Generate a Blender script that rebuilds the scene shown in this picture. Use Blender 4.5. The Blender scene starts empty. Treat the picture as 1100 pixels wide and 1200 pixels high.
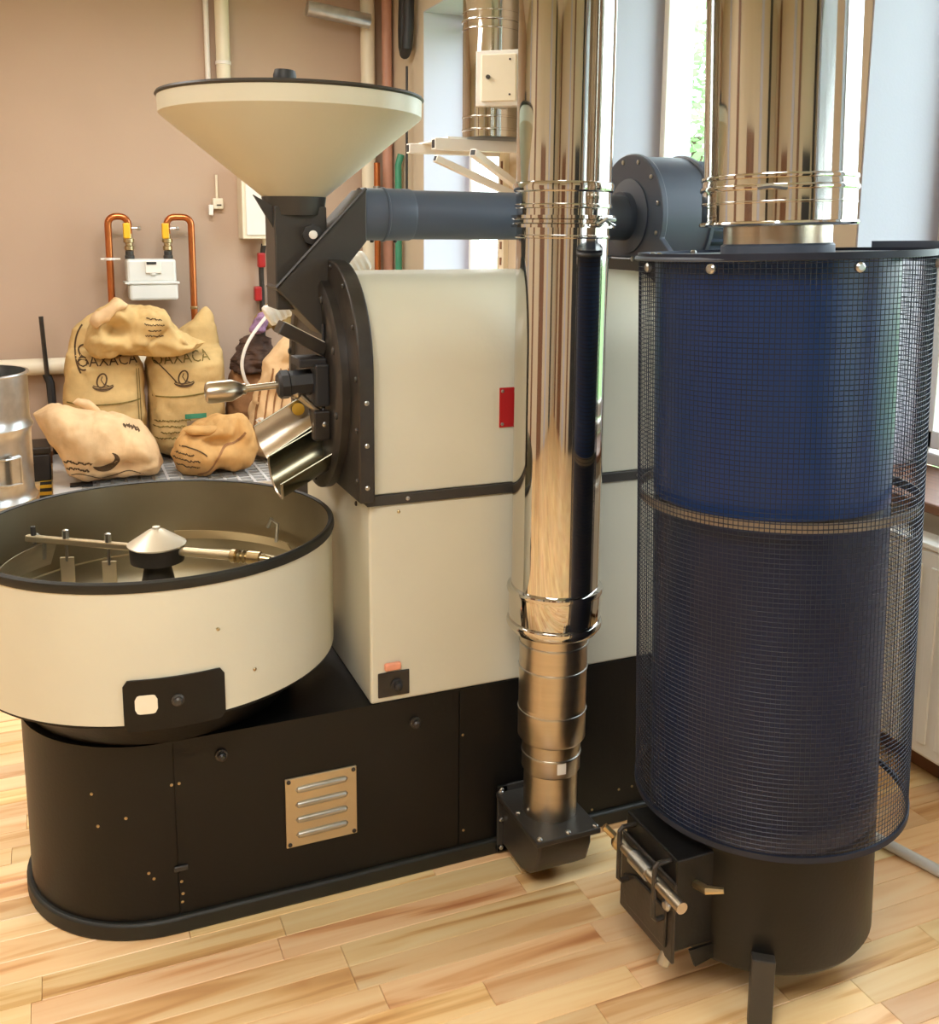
import bpy, bmesh, math, random
from mathutils import Vector, Matrix, noise
from mathutils.bvhtree import BVHTree
S = bpy.context.scene
COL = S.collection
rnd = random.Random(7)
PI = math.pi

# ------------------------------------------------------------------ camera, world, lights, exposure
CAMP = Vector((-0.6288, -2.0839, 1.55))
cam = bpy.data.cameras.new('camera'); camo = bpy.data.objects.new('camera', cam); COL.objects.link(camo)
cam.sensor_fit = 'AUTO'; cam.sensor_width = 36.0; cam.lens = 1166.66 / 1200 * 36.0
cam.shift_y = -(600 - 468.02) / 1200; cam.clip_start = .02
camo.matrix_world = (Matrix.Translation(CAMP) @ Matrix.Rotation(-0.3962, 4, 'Z') @
                     Matrix.Rotation(PI / 2 - 0.1692, 4, 'X') @ Matrix.Rotation(0.0075, 4, 'Z'))
S.camera = camo
W = bpy.data.worlds.new('sky'); S.world = W; W.use_nodes = True
wn = W.node_tree
bg = wn.nodes['Background']
sky = wn.nodes.new('ShaderNodeTexSky'); sky.sky_type = 'NISHITA'
sky.sun_disc = False; sky.sun_elevation = math.radians(48); sky.sun_rotation = math.radians(200); sky.air_density = 1.0; sky.dust_density = 3.0
mixw = wn.nodes.new('ShaderNodeMix'); mixw.data_type = 'RGBA'; mixw.inputs[0].default_value = .7
mixw.inputs[7].default_value = (.88, .92, 1.0, 1)
hsv = wn.nodes.new('ShaderNodeVectorMath'); hsv.operation = 'SCALE'; hsv.inputs[3].default_value = .11
wn.links.new(sky.outputs[0], hsv.inputs[0]); wn.links.new(hsv.outputs[0], mixw.inputs[6])
wn.links.new(mixw.outputs[2], bg.inputs[0]); bg.inputs[1].default_value = 7.0

def area_light(name, loc, rot, sx, sy, power, color, portal=False):
    l = bpy.data.lights.new(name, 'AREA'); l.shape = 'RECTANGLE'; l.size = sx; l.size_y = sy
    l.energy = power; l.color = color
    o = bpy.data.objects.new(name, l); COL.objects.link(o); o.location = loc; o.rotation_euler = rot
    if portal: l.cycles.is_portal = True
    return o
WARM = (1.0, .97, .93)
area_light('ceiling_lamp', (-1.3, -2.2, 3.12), (0, 0, 0), 1.8, .9, 70, WARM)
area_light('ceiling_lamp', (-2.4, 1.2, 3.12), (0, 0, 0), 1.8, .9, 40, WARM)
area_light('ceiling_lamp', (.1, 2.9, 3.12), (0, 0, 0), 1.6, .8, 46, WARM)
WINS = [(.78, 1.80, .24), (-1.25, .32, .33), (3.0, 4.2, .33), (-4.6, -1.7, .3)]   # y0, y1, depth of the frame in the reveal
XR, YB, ZC = 1.66, 4.936, 3.2
S.view_settings.view_transform = 'Standard'; S.view_settings.look = 'None'
S.view_settings.gamma = 1.0; S.view_settings.exposure = 0.55; S.view_settings.use_curve_mapping = False
try:
    S.cycles.max_bounces = 10; S.cycles.diffuse_bounces = 5; S.cycles.glossy_bounces = 6; S.cycles.transparent_max_bounces = 12
    S.cycles.caustics_reflective = False; S.cycles.caustics_refractive = False; S.cycles.sample_clamp_indirect = 6
except Exception: pass

# ------------------------------------------------------------------ materials
def lin(c):
    c = [x / 255 for x in c]
    return tuple(x / 12.92 if x <= .04045 else ((x + .055) / 1.055) ** 2.4 for x in c) + (1,)
def mat(name, rgb, rough=.5, metal=0., var=.06, scale=8, bump=0., bscale=60, coat=0., spec=.5, stretch=(1, 1, 1)):
    m = bpy.data.materials.new(name); m.use_nodes = True; nt = m.node_tree; p = nt.nodes['Principled BSDF']
    p.inputs['Roughness'].default_value = rough; p.inputs['Metallic'].default_value = metal
    p.inputs['Specular IOR Level'].default_value = spec
    if coat: p.inputs['Coat Weight'].default_value = coat; p.inputs['Coat Roughness'].default_value = .08
    tc = nt.nodes.new('ShaderNodeTexCoord'); mp = nt.nodes.new('ShaderNodeMapping'); mp.inputs['Scale'].default_value = stretch
    nt.links.new(tc.outputs['Object'], mp.inputs[0])
    nz = nt.nodes.new('ShaderNodeTexNoise'); nz.inputs['Scale'].default_value = scale; nz.inputs['Detail'].default_value = 5
    nt.links.new(mp.outputs[0], nz.inputs[0])
    rp = nt.nodes.new('ShaderNodeValToRGB'); b = lin(rgb)
    rp.color_ramp.elements[0].position = .3; rp.color_ramp.elements[1].position = .7
    rp.color_ramp.elements[0].color = tuple(max(0, x * (1 - var * 1.6)) for x in b[:3]) + (1,)
    rp.color_ramp.elements[1].color = tuple(min(1, x * (1 + var)) for x in b[:3]) + (1,)
    nt.links.new(nz.outputs[0], rp.inputs[0]); nt.links.new(rp.outputs[0], p.inputs['Base Color'])
    if bump:
        n2 = nt.nodes.new('ShaderNodeTexNoise'); n2.inputs['Scale'].default_value = bscale; n2.inputs['Detail'].default_value = 3
        nt.links.new(mp.outputs[0], n2.inputs[0])
        bn = nt.nodes.new('ShaderNodeBump'); bn.inputs['Strength'].default_value = bump; bn.inputs['Distance'].default_value = .01
        nt.links.new(n2.outputs[0], bn.inputs['Height']); nt.links.new(bn.outputs[0], p.inputs['Normal'])
    return m
M = {}
M['cream'] = mat('cream_enamel', (212, 208, 188), .38, var=.03, scale=3, bump=.03, bscale=90)
M['black'] = mat('black_enamel', (14, 12, 10), .44, var=.2, scale=5, bump=.04, bscale=120, spec=.35)
M['blackrub'] = mat('black_rubber', (28, 28, 22), .55, var=.2)
M['iron'] = mat('dark_grey_iron', (56, 53, 49), .42, var=.12, scale=6, bump=.04, bscale=140)
M['iron2'] = mat('worn_dark_iron', (48, 43, 38), .4, var=.25, scale=20, bump=.06, bscale=90)
M['navyduct'] = mat('slate_blue_paint', (74, 83, 98), .42, var=.06, scale=4)
M['navy'] = mat('navy_enamel', (20, 54, 108), .32, var=.12, scale=3, bump=.02)  # navy with the blue of the reflected sky mixed into the colour
M['navydark'] = mat('blue_black_enamel', (13, 30, 62), .36, var=.2, scale=3, bump=.02)  # darker navy: the downward fade of the sky reflection, put into the colour
M['wire'] = mat('black_coated_wire', (30, 37, 54), .45, metal=.3, var=.1)
M['chrome'] = mat('polished_stainless', (206, 203, 197), .06, metal=1, var=.02, scale=2, bump=.012, bscale=3)
M['steel'] = mat('brushed_stainless', (196, 184, 166), .3, metal=1, var=.06, scale=4, bump=.03, bscale=60, stretch=(1, 1, 12))
M['binsteel'] = mat('bin_inner_steel', (168, 158, 134), .42, metal=1, var=.1, scale=3, bump=.03, bscale=80)
M['alu'] = mat('bare_aluminium', (205, 190, 160), .36, metal=.9, var=.05)
M['white'] = mat('white_metal', (238, 236, 230), .4, var=.02)
M['galv'] = mat('galvanized_steel', (190, 190, 188), .28, metal=1, var=.12, scale=14)
M['copper'] = mat('copper_tube', (205, 125, 75), .28, metal=1, var=.1, scale=10)
M['brass'] = mat('brass_fitting', (200, 180, 140), .3, metal=1, var=.1)
M['yellow'] = mat('yellow_plastic', (236, 186, 40), .45)
M['red'] = mat('red_plate', (176, 34, 36), .4, var=.05)
M['pink'] = mat('orange_lens', (236, 160, 130), .3, var=.1, scale=60)
M['meter'] = mat('pale_grey_meter_paint', (222, 226, 224), .42, var=.02)
M['ink'] = mat('dark_ink', (84, 62, 36), .8, var=.25, scale=40)
M['inkgreen'] = mat('olive_ink', (122, 104, 48), .8, var=.2, scale=40)
M['wallb'] = mat('tan_wall_paint', (190, 166, 146), .8, var=.035, scale=1.2, bump=.05, bscale=120)
M['wallr'] = mat('beige_wall_paint', (206, 192, 170), .8, var=.03, scale=1.2, bump=.05, bscale=120)
M['plaster'] = mat('white_plaster', (188, 188, 202), .8, var=.02, scale=1.5, bump=.04, bscale=120)
M['ceil'] = mat('ceiling_paint', (240, 240, 240), .9, var=.01)
M['blind'] = mat('white_blind_fabric', (225, 228, 236), .9, var=.01)
M['sub'] = mat('dark_subfloor', (96, 66, 40), .8, var=.1)
M['sillwood'] = mat('brown_wood_trim', (122, 84, 60), .5, var=.15, scale=6, stretch=(8, 1, 1))
M['hoop'] = mat('hoop_steel', (128, 118, 104), .4, metal=.5)
M['cap'] = mat('satin_steel_cap', (232, 224, 206), .38, metal=.6, var=.03)
M['chute'] = mat('dark_polished_steel', (92, 90, 76), .24, metal=1, var=.12, scale=6)  # steel colour darkened to carry the mirrored dark front plate
M['dark'] = mat('charcoal_plastic', (38, 38, 40), .5)
M['grid'] = mat('grey_plastic_grid', (205, 205, 205), .5, var=.05)
M['green'] = mat('green_pipe', (60, 140, 110), .4)
M['salmon'] = mat('salmon_pipe', (200, 150, 130), .5)
M['ivory'] = mat('ivory_plastic', (236, 228, 206), .4, var=.02)
M['bark'] = mat('tree_bark', (98, 78, 60), .9, var=.3, scale=12, bump=.4, bscale=20)
M['lawn'] = mat('lawn', (104, 140, 80), .95, var=.3, scale=4)
M['purple'] = mat('purple_print', (150, 116, 152), .7, var=.35, scale=30)
M['brownsack'] = mat('brown_kraft', (150, 106, 66), .8, var=.2, scale=12, bump=.2, bscale=40)
def sack_mat(name, rgb):
    m = mat(name, rgb, .9, var=.10, scale=9, bump=.25, bscale=26, spec=.15)
    nt = m.node_tree; p = nt.nodes['Principled BSDF']; bn = [n for n in nt.nodes if n.type == 'BUMP'][0]
    tc = [n for n in nt.nodes if n.type == 'TEX_COORD'][0]
    wv = nt.nodes.new('ShaderNodeTexWave'); wv.bands_direction = 'Z'; wv.inputs['Scale'].default_value = 60; wv.inputs['Distortion'].default_value = 2
    wx = nt.nodes.new('ShaderNodeTexWave'); wx.bands_direction = 'X'; wx.inputs['Scale'].default_value = 60; wx.inputs['Distortion'].default_value = 2
    ad = nt.nodes.new('ShaderNodeMath'); ad.operation = 'ADD'
    nt.links.new(tc.outputs['Object'], wv.inputs[0]); nt.links.new(tc.outputs['Object'], wx.inputs[0])
    nt.links.new(wv.outputs[1], ad.inputs[0]); nt.links.new(wx.outputs[1], ad.inputs[1])
    b2 = nt.nodes.new('ShaderNodeBump'); b2.inputs['Strength'].default_value = .18; b2.inputs['Distance'].default_value = .004
    nt.links.new(ad.outputs[0], b2.inputs['Height']); nt.links.new(bn.outputs[0], b2.inputs['Normal']); nt.links.new(b2.outputs[0], p.inputs['Normal'])
    return m
M['jute'] = sack_mat('jute_cloth', (206, 176, 122))
M['jutepale'] = sack_mat('pale_jute_cloth', (222, 190, 148))
M['juteorange'] = sack_mat('tan_jute_cloth', (204, 162, 106))
M['juteolive'] = sack_mat('olive_jute_cloth', (150, 124, 76))

def wood_mat():
    m = bpy.data.materials.new('beech_strip_wood'); m.use_nodes = True; nt = m.node_tree; p = nt.nodes['Principled BSDF']
    N = nt.nodes.new; L = nt.links.new
    tc = N('ShaderNodeTexCoord'); oi = N('ShaderNodeObjectInfo'); ge = N('ShaderNodeNewGeometry')
    ad = N('ShaderNodeMath'); ad.operation = 'ADD'; L(oi.outputs['Random'], ad.inputs[0]); L(ge.outputs['Random Per Island'], ad.inputs[1])
    fr = N('ShaderNodeMath'); fr.operation = 'FRACT'; L(ad.outputs[0], fr.inputs[0])
    ml = N('ShaderNodeMath'); ml.operation = 'MULTIPLY'; ml.inputs[1].default_value = 37.; L(fr.outputs[0], ml.inputs[0])
    cb = N('ShaderNodeCombineXYZ'); L(ml.outputs[0], cb.inputs[0]); L(ml.outputs[0], cb.inputs[1]); L(ml.outputs[0], cb.inputs[2])
    va = N('ShaderNodeVectorMath'); va.operation = 'ADD'; L(tc.outputs['Object'], va.inputs[0]); L(cb.outputs[0], va.inputs[1])
    mp = N('ShaderNodeMapping'); mp.inputs['Scale'].default_value = (.9, 13, 1); L(va.outputs[0], mp.inputs[0])
    nz = N('ShaderNodeTexNoise'); nz.inputs['Scale'].default_value = 1.6; nz.inputs['Detail'].default_value = 3.5; nz.inputs['Distortion'].default_value = .8
    L(mp.outputs[0], nz.inputs[0])
    rp = N('ShaderNodeValToRGB'); e = rp.color_ramp.elements
    e[0].position = .28; e[0].color = lin((190, 134, 80)); e[1].position = .60; e[1].color = lin((247, 214, 160))
    x = e.new(.42); x.color = lin((230, 184, 124)); x = e.new(.48); x.color = lin((242, 204, 148)); x = e.new(.8); x.color = lin((250, 224, 176))
    L(nz.outputs[0], rp.inputs[0])
    hs = N('ShaderNodeHueSaturation'); L(rp.outputs[0], hs.inputs['Color'])
    mr = N('ShaderNodeMapRange'); mr.inputs[3].default_value = .78; mr.inputs[4].default_value = 1.08; L(fr.outputs[0], mr.inputs[0]); L(mr.outputs[0], hs.inputs['Value'])
    m2 = N('ShaderNodeMath'); m2.operation = 'MULTIPLY'; m2.inputs[1].default_value = 7.3; L(fr.outputs[0], m2.inputs[0])
    f2 = N('ShaderNodeMath'); f2.operation = 'FRACT'; L(m2.outputs[0], f2.inputs[0])
    mh = N('ShaderNodeMapRange'); mh.inputs[3].default_value = .485; mh.inputs[4].default_value = .508; L(f2.outputs[0], mh.inputs[0]); L(mh.outputs[0], hs.inputs['Hue'])
    L(hs.outputs[0], p.inputs['Base Color']); p.inputs['Roughness'].default_value = .33
    bn = N('ShaderNodeBump'); bn.inputs['Strength'].default_value = .05; bn.inputs['Distance'].default_value = .005
    L(nz.outputs[0], bn.inputs['Height']); L(bn.outputs[0], p.inputs['Normal'])
    return m
M['wood'] = wood_mat()
def glass_mat():
    m = bpy.data.materials.new('window_glass'); m.use_nodes = True; nt = m.node_tree; nt.nodes.remove(nt.nodes['Principled BSDF'])
    t = nt.nodes.new('ShaderNodeBsdfTransparent'); t.inputs[0].default_value = (.93, .97, .95, 1)
    g = nt.nodes.new('ShaderNodeBsdfGlossy'); g.inputs['Roughness'].default_value = .02
    lw = nt.nodes.new('ShaderNodeLayerWeight'); pw = nt.nodes.new('ShaderNodeMath'); pw.operation = 'POWER'; pw.inputs[1].default_value = 4
    f = nt.nodes.new('ShaderNodeMath'); f.operation = 'MULTIPLY_ADD'; f.inputs[1].default_value = .6; f.inputs[2].default_value = .03; f.use_clamp = True
    nt.links.new(lw.outputs['Facing'], pw.inputs[0]); nt.links.new(pw.outputs[0], f.inputs[0])
    mx = nt.nodes.new('ShaderNodeMixShader'); nt.links.new(f.outputs[0], mx.inputs[0]); nt.links.new(t.outputs[0], mx.inputs[1]); nt.links.new(g.outputs[0], mx.inputs[2])
    nt.links.new(mx.outputs[0], nt.nodes['Material Output'].inputs[0]); return m
M['glass'] = glass_mat()
def leaf_mat():
    m = mat('leaf', (140, 184, 120), .6, var=.3, scale=3); nt = m.node_tree
    p = nt.nodes['Principled BSDF']; tl = nt.nodes.new('ShaderNodeBsdfTranslucent'); tl.inputs[0].default_value = lin((160, 205, 130))
    mx = nt.nodes.new('ShaderNodeMixShader'); mx.inputs[0].default_value = .4
    nt.links.new(p.outputs[0], mx.inputs[1]); nt.links.new(tl.outputs[0], mx.inputs[2]); nt.links.new(mx.outputs[0], nt.nodes['Material Output'].inputs[0]); return m
M['leaf'] = leaf_mat()

# ------------------------------------------------------------------ mesh helpers
def frame(d):
    d = Vector(d).normalized(); a = Vector((0, 0, 1)) if abs(d.z) < .9 else Vector((1, 0, 0))
    u = d.cross(a).normalized(); return u, d.cross(u).normalized() * -1 if False else d.cross(u).normalized()
class MB:
    def __init__(s): s.v = []; s.f = []
    def add(s, vs, fs):
        o = len(s.v); s.v += [Vector(v) for v in vs]; s.f += [tuple(i + o for i in f) for f in fs]; return s
    def box(s, x0, x1, y0, y1, z0, z1):
        return s.add([(x0, y0, z0), (x1, y0, z0), (x1, y1, z0), (x0, y1, z0), (x0, y0, z1), (x1, y0, z1), (x1, y1, z1), (x0, y1, z1)],
                     [(0, 3, 2, 1), (4, 5, 6, 7), (0, 1, 5, 4), (1, 2, 6, 5), (2, 3, 7, 6), (3, 0, 4, 7)])
    def bar(s, p, q, w, h, up=(0, 0, 1)):     # rectangular bar from p to q
        p, q = Vector(p), Vector(q); d = (q - p).normalized(); u = d.cross(Vector(up)).normalized(); v = u.cross(d)
        vs = [c + u * a * w / 2 + v * b * h / 2 for c in (p, q) for a, b in ((-1, -1), (1, -1), (1, 1), (-1, 1))]
        return s.add(vs, [(0, 1, 2, 3), (7, 6, 5, 4), (0, 4, 5, 1), (1, 5, 6, 2), (2, 6, 7, 3), (3, 7, 4, 0)])
    def rings(s, rs, cap0=True, cap1=True, closed=True):
        n = len(rs[0]); o = len(s.v)
        for r in rs: s.v += [Vector(v) for v in r]
        m = n if closed else n - 1
        for k in range(len(rs) - 1):
            for i in range(m):
                j = (i + 1) % n; s.f.append((o + k * n + i, o + k * n + j, o + (k + 1) * n + j, o + (k + 1) * n + i))
        if cap0: s.f.append(tuple(o + i for i in reversed(range(n))))
        if cap1: s.f.append(tuple(o + (len(rs) - 1) * n + i for i in range(n)))
        return s
    def lathe(s, c, prof, axis=(0, 0, 1), n=48, cap0=True, cap1=True):   # prof: (r, h) along axis from c
        c = Vector(c); d = Vector(axis).normalized(); u, v = frame(d)
        if u.cross(v).dot(d) < 0: v = -v
        rs = [[c + d * h + (u * math.cos(2 * PI * i / n) + v * math.sin(2 * PI * i / n)) * max(r, 1e-5) for i in range(n)] for r, h in prof]
        return s.rings(rs, cap0, cap1)
    def cyl(s, p, q, r, n=16, r2=None):
        p, q = Vector(p), Vector(q); return s.lathe(p, [(r, 0), (r if r2 is None else r2, (q - p).length)], q - p, n)
    def tube(s, pts, r, n=8, closed=False):
        pts = [Vector(p) for p in pts]; rs = []; pu = None
        for i, p in enumerate(pts):
            a = pts[i - 1] if (i or closed) else p; b = pts[(i + 1) % len(pts)] if (i < len(pts) - 1 or closed) else p
            d = (b - a).normalized()
            if pu is None: u, v = frame(d)
            else: u = (pu - d * pu.dot(d)).normalized()
            v = d.cross(u); pu = u
            rr = r[i] if isinstance(r, (list, tuple)) else r
            rs.append([p + (u * math.cos(2 * PI * k / n) + v * math.sin(2 * PI * k / n)) * rr for k in range(n)])
        if closed: rs.append(rs[0]); return s.rings(rs, False, False)
        return s.rings(rs)
    def prism(s, poly, axis, a, b):           # poly of 2D points in the plane across axis ('x': (y,z), 'y': (x,z), 'z': (x,y))
        def P(p, t): return {'x': (t, p[0], p[1]), 'y': (p[0], t, p[1]), 'z': (p[0], p[1], t)}[axis]
        return s.rings([[P(p, a) for p in poly], [P(p, b) for p in poly]])
    def ball(s, c, r, n=12, sc=(1, 1, 1)):
        c = Vector(c); rs = []
        for k in range(n // 2 + 1):
            t = PI * k / (n // 2)
            rs.append([c + Vector((sc[0] * r * max(math.sin(t), 1e-4) * math.cos(2 * PI * i / n), sc[1] * r * max(math.sin(t), 1e-4) * math.sin(2 * PI * i / n), -sc[2] * r * math.cos(t))) for i in range(n)])
        return s.rings(rs)
    def build(s, name, m, parent=None, smooth=35, bevel=0, sub=0, tag=None):
        off = wloc(parent); me = bpy.data.meshes.new(name)
        me.from_pydata([v - off for v in s.v], [], s.f); me.update()
        b = bmesh.new(); b.from_mesh(me); bmesh.ops.recalc_face_normals(b, faces=b.faces); b.to_mesh(me); b.free()
        me.materials.append(m if not isinstance(m, str) else M[m])
        if smooth:
            me.polygons.foreach_set('use_smooth', [True] * len(me.polygons)); me.set_sharp_from_angle(angle=math.radians(smooth))
        o = bpy.data.objects.new(name, me); COL.objects.link(o); o.parent = parent
        if bevel:
            md = o.modifiers.new('bevel', 'BEVEL'); md.width = bevel; md.segments = 2; md.limit_method = 'ANGLE'; md.angle_limit = math.radians(40)
            md.harden_normals = False
        if sub:
            md = o.modifiers.new('sub', 'SUBSURF'); md.levels = sub; md.render_levels = sub
        return o
def wloc(o):
    v = Vector((0, 0, 0))
    while o is not None: v += o.location; o = o.parent
    return v
def setp(o, label=None, cat=None, group=None, kind=None):
    for k, v in (('label', label), ('category', cat), ('group', group), ('kind', kind)):
        if v: o[k] = v
    return o
def thing(name, loc, label, cat, group=None):
    o = bpy.data.objects.new(name, None); COL.objects.link(o); o.location = loc; o.empty_display_size = .1
    return setp(o, label, cat, group)
def struct(o): o['kind'] = 'structure'; return o
def copy_part(src, parent, loc, name=None, rot=None):
    c = src.copy(); COL.objects.link(c); c.parent = parent; c.location = Vector(loc) - wloc(parent)
    if rot: c.rotation_euler = rot
    return c
_proto = {}
def screw(parent, p, d, r=.006, h=.004, m='galv', name='screw'):
    key = (name, r, h, m)
    if key not in _proto:
        o = MB().lathe((0, 0, 0), [(r, -.002), (r, h * .6), (r * .6, h)], (0, 0, 1), 10).build(name, m); _proto[key] = o
        o.parent = parent
    else:
        o = _proto[key].copy(); COL.objects.link(o); o.parent = parent
    o.location = Vector(p) - wloc(parent); o.rotation_euler = Vector(d).to_track_quat('Z', 'Y').to_euler()
    return o
def arc(cx, cy, r, a0, a1, n): return [(cx + r * math.cos(math.radians(a0 + (a1 - a0) * i / n)), cy + r * math.sin(math.radians(a0 + (a1 - a0) * i / n))) for i in range(n + 1)]

# ------------------------------------------------------------------ large structure
fl = struct(MB().box(-4.2, XR + .02, -5, YB + .02, -.06, -.012).build('floor', 'sub', smooth=0))
SW = .072
strips = []
y = -5.0; k = 0
while y < YB - .01:
    x = -4.2 - rnd.random() * .4
    while x < XR:
        l = rnd.choice((.34, .42, .5, .58, .66)); a, b = max(x, -4.2), min(x + l, XR)
        if b - a > .03: strips.append((a, b, y, min(y + SW, YB)))
        x += l
    y += SW; k += 1
inv = camo.matrix_world.inverted()
def pix(P):
    q = inv @ Vector(P)
    if q.z > -.05: return (-999, -999, 0)
    return (550 + 1166.66 * q.x / -q.z, 468 - 1166.66 * q.y / -q.z, -q.z)
def key(t):
    p = pix(((t[0] + t[1]) / 2, (t[2] + t[3]) / 2, 0)); vis = -90 < p[0] < 1190 and 250 < p[1] < 1260
    cx, cy = (t[0] + t[1]) / 2, (t[2] + t[3]) / 2
    under = -.6 < t[0] and t[1] < .78 and .02 < t[2] and t[3] < .9
    return (not vis or under, (cx - CAMP.x) ** 2 + (cy - CAMP.y) ** 2)
strips.sort(key=key)
for i, (a, b, c, d) in enumerate(strips[:300]):
    o = MB()
    cx, cy = (a + b) / 2, (c + d) / 2; e = .0004; hx, hy = (b - a) / 2 - e, (d - c) / 2 - e; t = .0012
    o.add([(-hx, -hy, -.012), (hx, -hy, -.012), (hx, hy, -.012), (-hx, hy, -.012), (-hx, -hy, -t), (hx, -hy, -t), (hx, hy, -t), (-hx, hy, -t),
           (-hx + t, -hy + t, 0), (hx - t, -hy + t, 0), (hx - t, hy - t, 0), (-hx + t, hy - t, 0)],
          [(0, 1, 5, 4), (1, 2, 6, 5), (2, 3, 7, 6), (3, 0, 4, 7), (4, 5, 9, 8), (5, 6, 10, 9), (6, 7, 11, 10), (7, 4, 8, 11), (8, 9, 10, 11)])
    ob = o.build('floor_strip', 'wood', fl, smooth=0); ob.location = (cx, cy, 0)
o = MB()
for (a, b, c, d) in strips[300:]: o.box(a + .0004, b - .0004, c + .0004, d - .0004, -.012, 0)
setp(o.build('floor_strips_beyond', 'wood', fl, smooth=0), kind='stuff')
struct(MB().box(-4.2, XR, YB, YB + .2, -.06, ZC).build('wall_back', 'wallb', smooth=0))
struct(MB().box(-4.4, -4.2, -5.2, YB + .2, -.06, ZC).build('wall_left', 'wallr', smooth=0))
struct(MB().box(-4.4, XR + .4, -5.2, -5, -.06, ZC).build('wall_front', 'wallr', smooth=0))
struct(MB().box(-4.4, XR + .4, -5.2, YB + .2, ZC, ZC + .1).build('ceiling', 'ceil', smooth=0))
ZS, ZL = .80, 2.92
w = MB(); ys = sorted(WINS); prev = -5.0
for (a, b, d) in ys:
    w.box(XR, XR + .4, prev, a, -.06, ZC); w.box(XR, XR + .4, a, b, -.06, ZS - .03); w.box(XR, XR + .4, a, b, ZL, ZC); prev = b
w.box(XR, XR + .4, prev, YB + .2, -.06, ZC)
wr = struct(w.build('wall_right', 'wallr', smooth=0))
rv = MB()
for (a, b, d) in ys:     # white plaster on the window reveals
    rv.box(XR + .002, XR + .4, a, a + .006, ZS, ZL); rv.box(XR + .002, XR + .4, b - .006, b, ZS, ZL); rv.box(XR + .002, XR + .4, a, b, ZL - .006, ZL)
rv.build('plaster_reveal', 'plaster', wr, smooth=0)
for i, (a, b, d) in enumerate(WINS):
    xf = XR + d
    wd = struct(MB().box(xf, xf + .05, a, a + .04, ZS, ZL).box(xf, xf + .05, b - .04, b, ZS, ZL).box(xf, xf + .05, a, b, ZS, ZS + .04).box(xf, xf + .05, a, b, ZL - .04, ZL).build('window_%d' % (i + 1), 'white', smooth=0, bevel=.006))
    s = MB(); c, e = a + .035, b - .035; m = (c + e) / 2
    for q0, q1 in ((c, m), (m, e)):
        s.box(xf - .02, xf + .03, q0, q0 + .035, ZS + .06, ZL - .06).box(xf - .02, xf + .03, q1 - .035, q1, ZS + .06, ZL - .06).box(xf - .02, xf + .03, q0, q1, ZS + .06, ZS + .12).box(xf - .02, xf + .03, q0, q1, ZL - .12, ZL - .06)
    s.build('sash', 'white', wd, smooth=0, bevel=.005)
    for q0, q1 in ((c, m), (m, e)):
        MB().box(xf + .004, xf + .010, q0 + .03, q1 - .03, ZS + .11, ZL - .11).build('pane', 'glass', wd, smooth=0)
    MB().box(XR - .05, xf + .002, a - .04 * (i == 1), b + .03 * (i == 1) , ZS - .03, ZS).build('window_sill', 'white' if i != 1 else 'sillwood', wd, smooth=0, bevel=.006)
    if i in (2, 3):
        bl = MB(); n = 30 if i == 3 else 1
        if i == 3:
            for q in range(44): bl.add([(xf - .09, a + .02, 2.85 - q * .028), (xf - .05, a + .02, 2.835 - q * .028), (xf - .05, b - .02, 2.835 - q * .028), (xf - .09, b - .02, 2.85 - q * .028)], [(0, 1, 2, 3)])
            bl.box(xf - .1, xf - .04, a + .01, b - .01, 2.86, 2.91).build('venetian_blind', 'blind', wd, smooth=0)
struct(MB().box(XR - .018, XR, -5, YB, 0, .07).build('baseboard_right', 'sillwood', smooth=0, bevel=.004))
struct(MB().box(-4.2, XR, YB - .016, YB, 0, .08).build('baseboard_back', 'sillwood', smooth=0, bevel=.004))
dr = struct(MB().box(-4.2, -4.15, -1.6, -.6, 0, 2.1).build('door_1', 'sillwood', smooth=0, bevel=.004))  # unseen door, added to give the polished steel something to reflect
MB().tube([(-4.15, -.7, 1.0), (-4.1, -.7, 1.0), (-4.1, -.82, 1.0)], .01).build('door_handle', 'steel', dr)
struct(MB().box(.15, 1.05, -5, -4.95, 0, 2.1).build('door_2', 'dark', smooth=0, bevel=.004))  # added behind the camera as a dark band for the chrome to mirror
struct(MB().box(-2.7, -1.8, -5, -4.95, 0, 2.1).build('door_3', 'sillwood', smooth=0, bevel=.004))  # another unseen door added for the pipe reflections
for i, (xa, xb, mm) in enumerate(((-3.6, -3.3, 'sillwood'), (-1.35, -1.05, 'plaster'), (-.55, -.3, 'sillwood'), (1.25, 1.5, 'iron2'))):
    struct(MB().box(xa, xb, -5, -4.9, 0, ZC).build('trim_%d' % (i + 1), mm, smooth=0, bevel=.004))  # unseen strips in varied tones, added to show in the chrome
for i, ya in enumerate((-3.9, -2.6, .6, 2.2)):
    struct(MB().box(-4.2, -4.1, ya, ya + .35, 0, ZC).build('trim_%d' % (i + 5), ('iron2', 'plaster', 'sillwood', 'plaster')[i], smooth=0, bevel=.004))  # more unseen strips added for the reflections, on the left wall
struct(MB().box(-20, 60, -40, 60, -.5, -.3).build('ground', 'lawn', smooth=0))  # unseen lawn, added to bounce daylight outside

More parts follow.
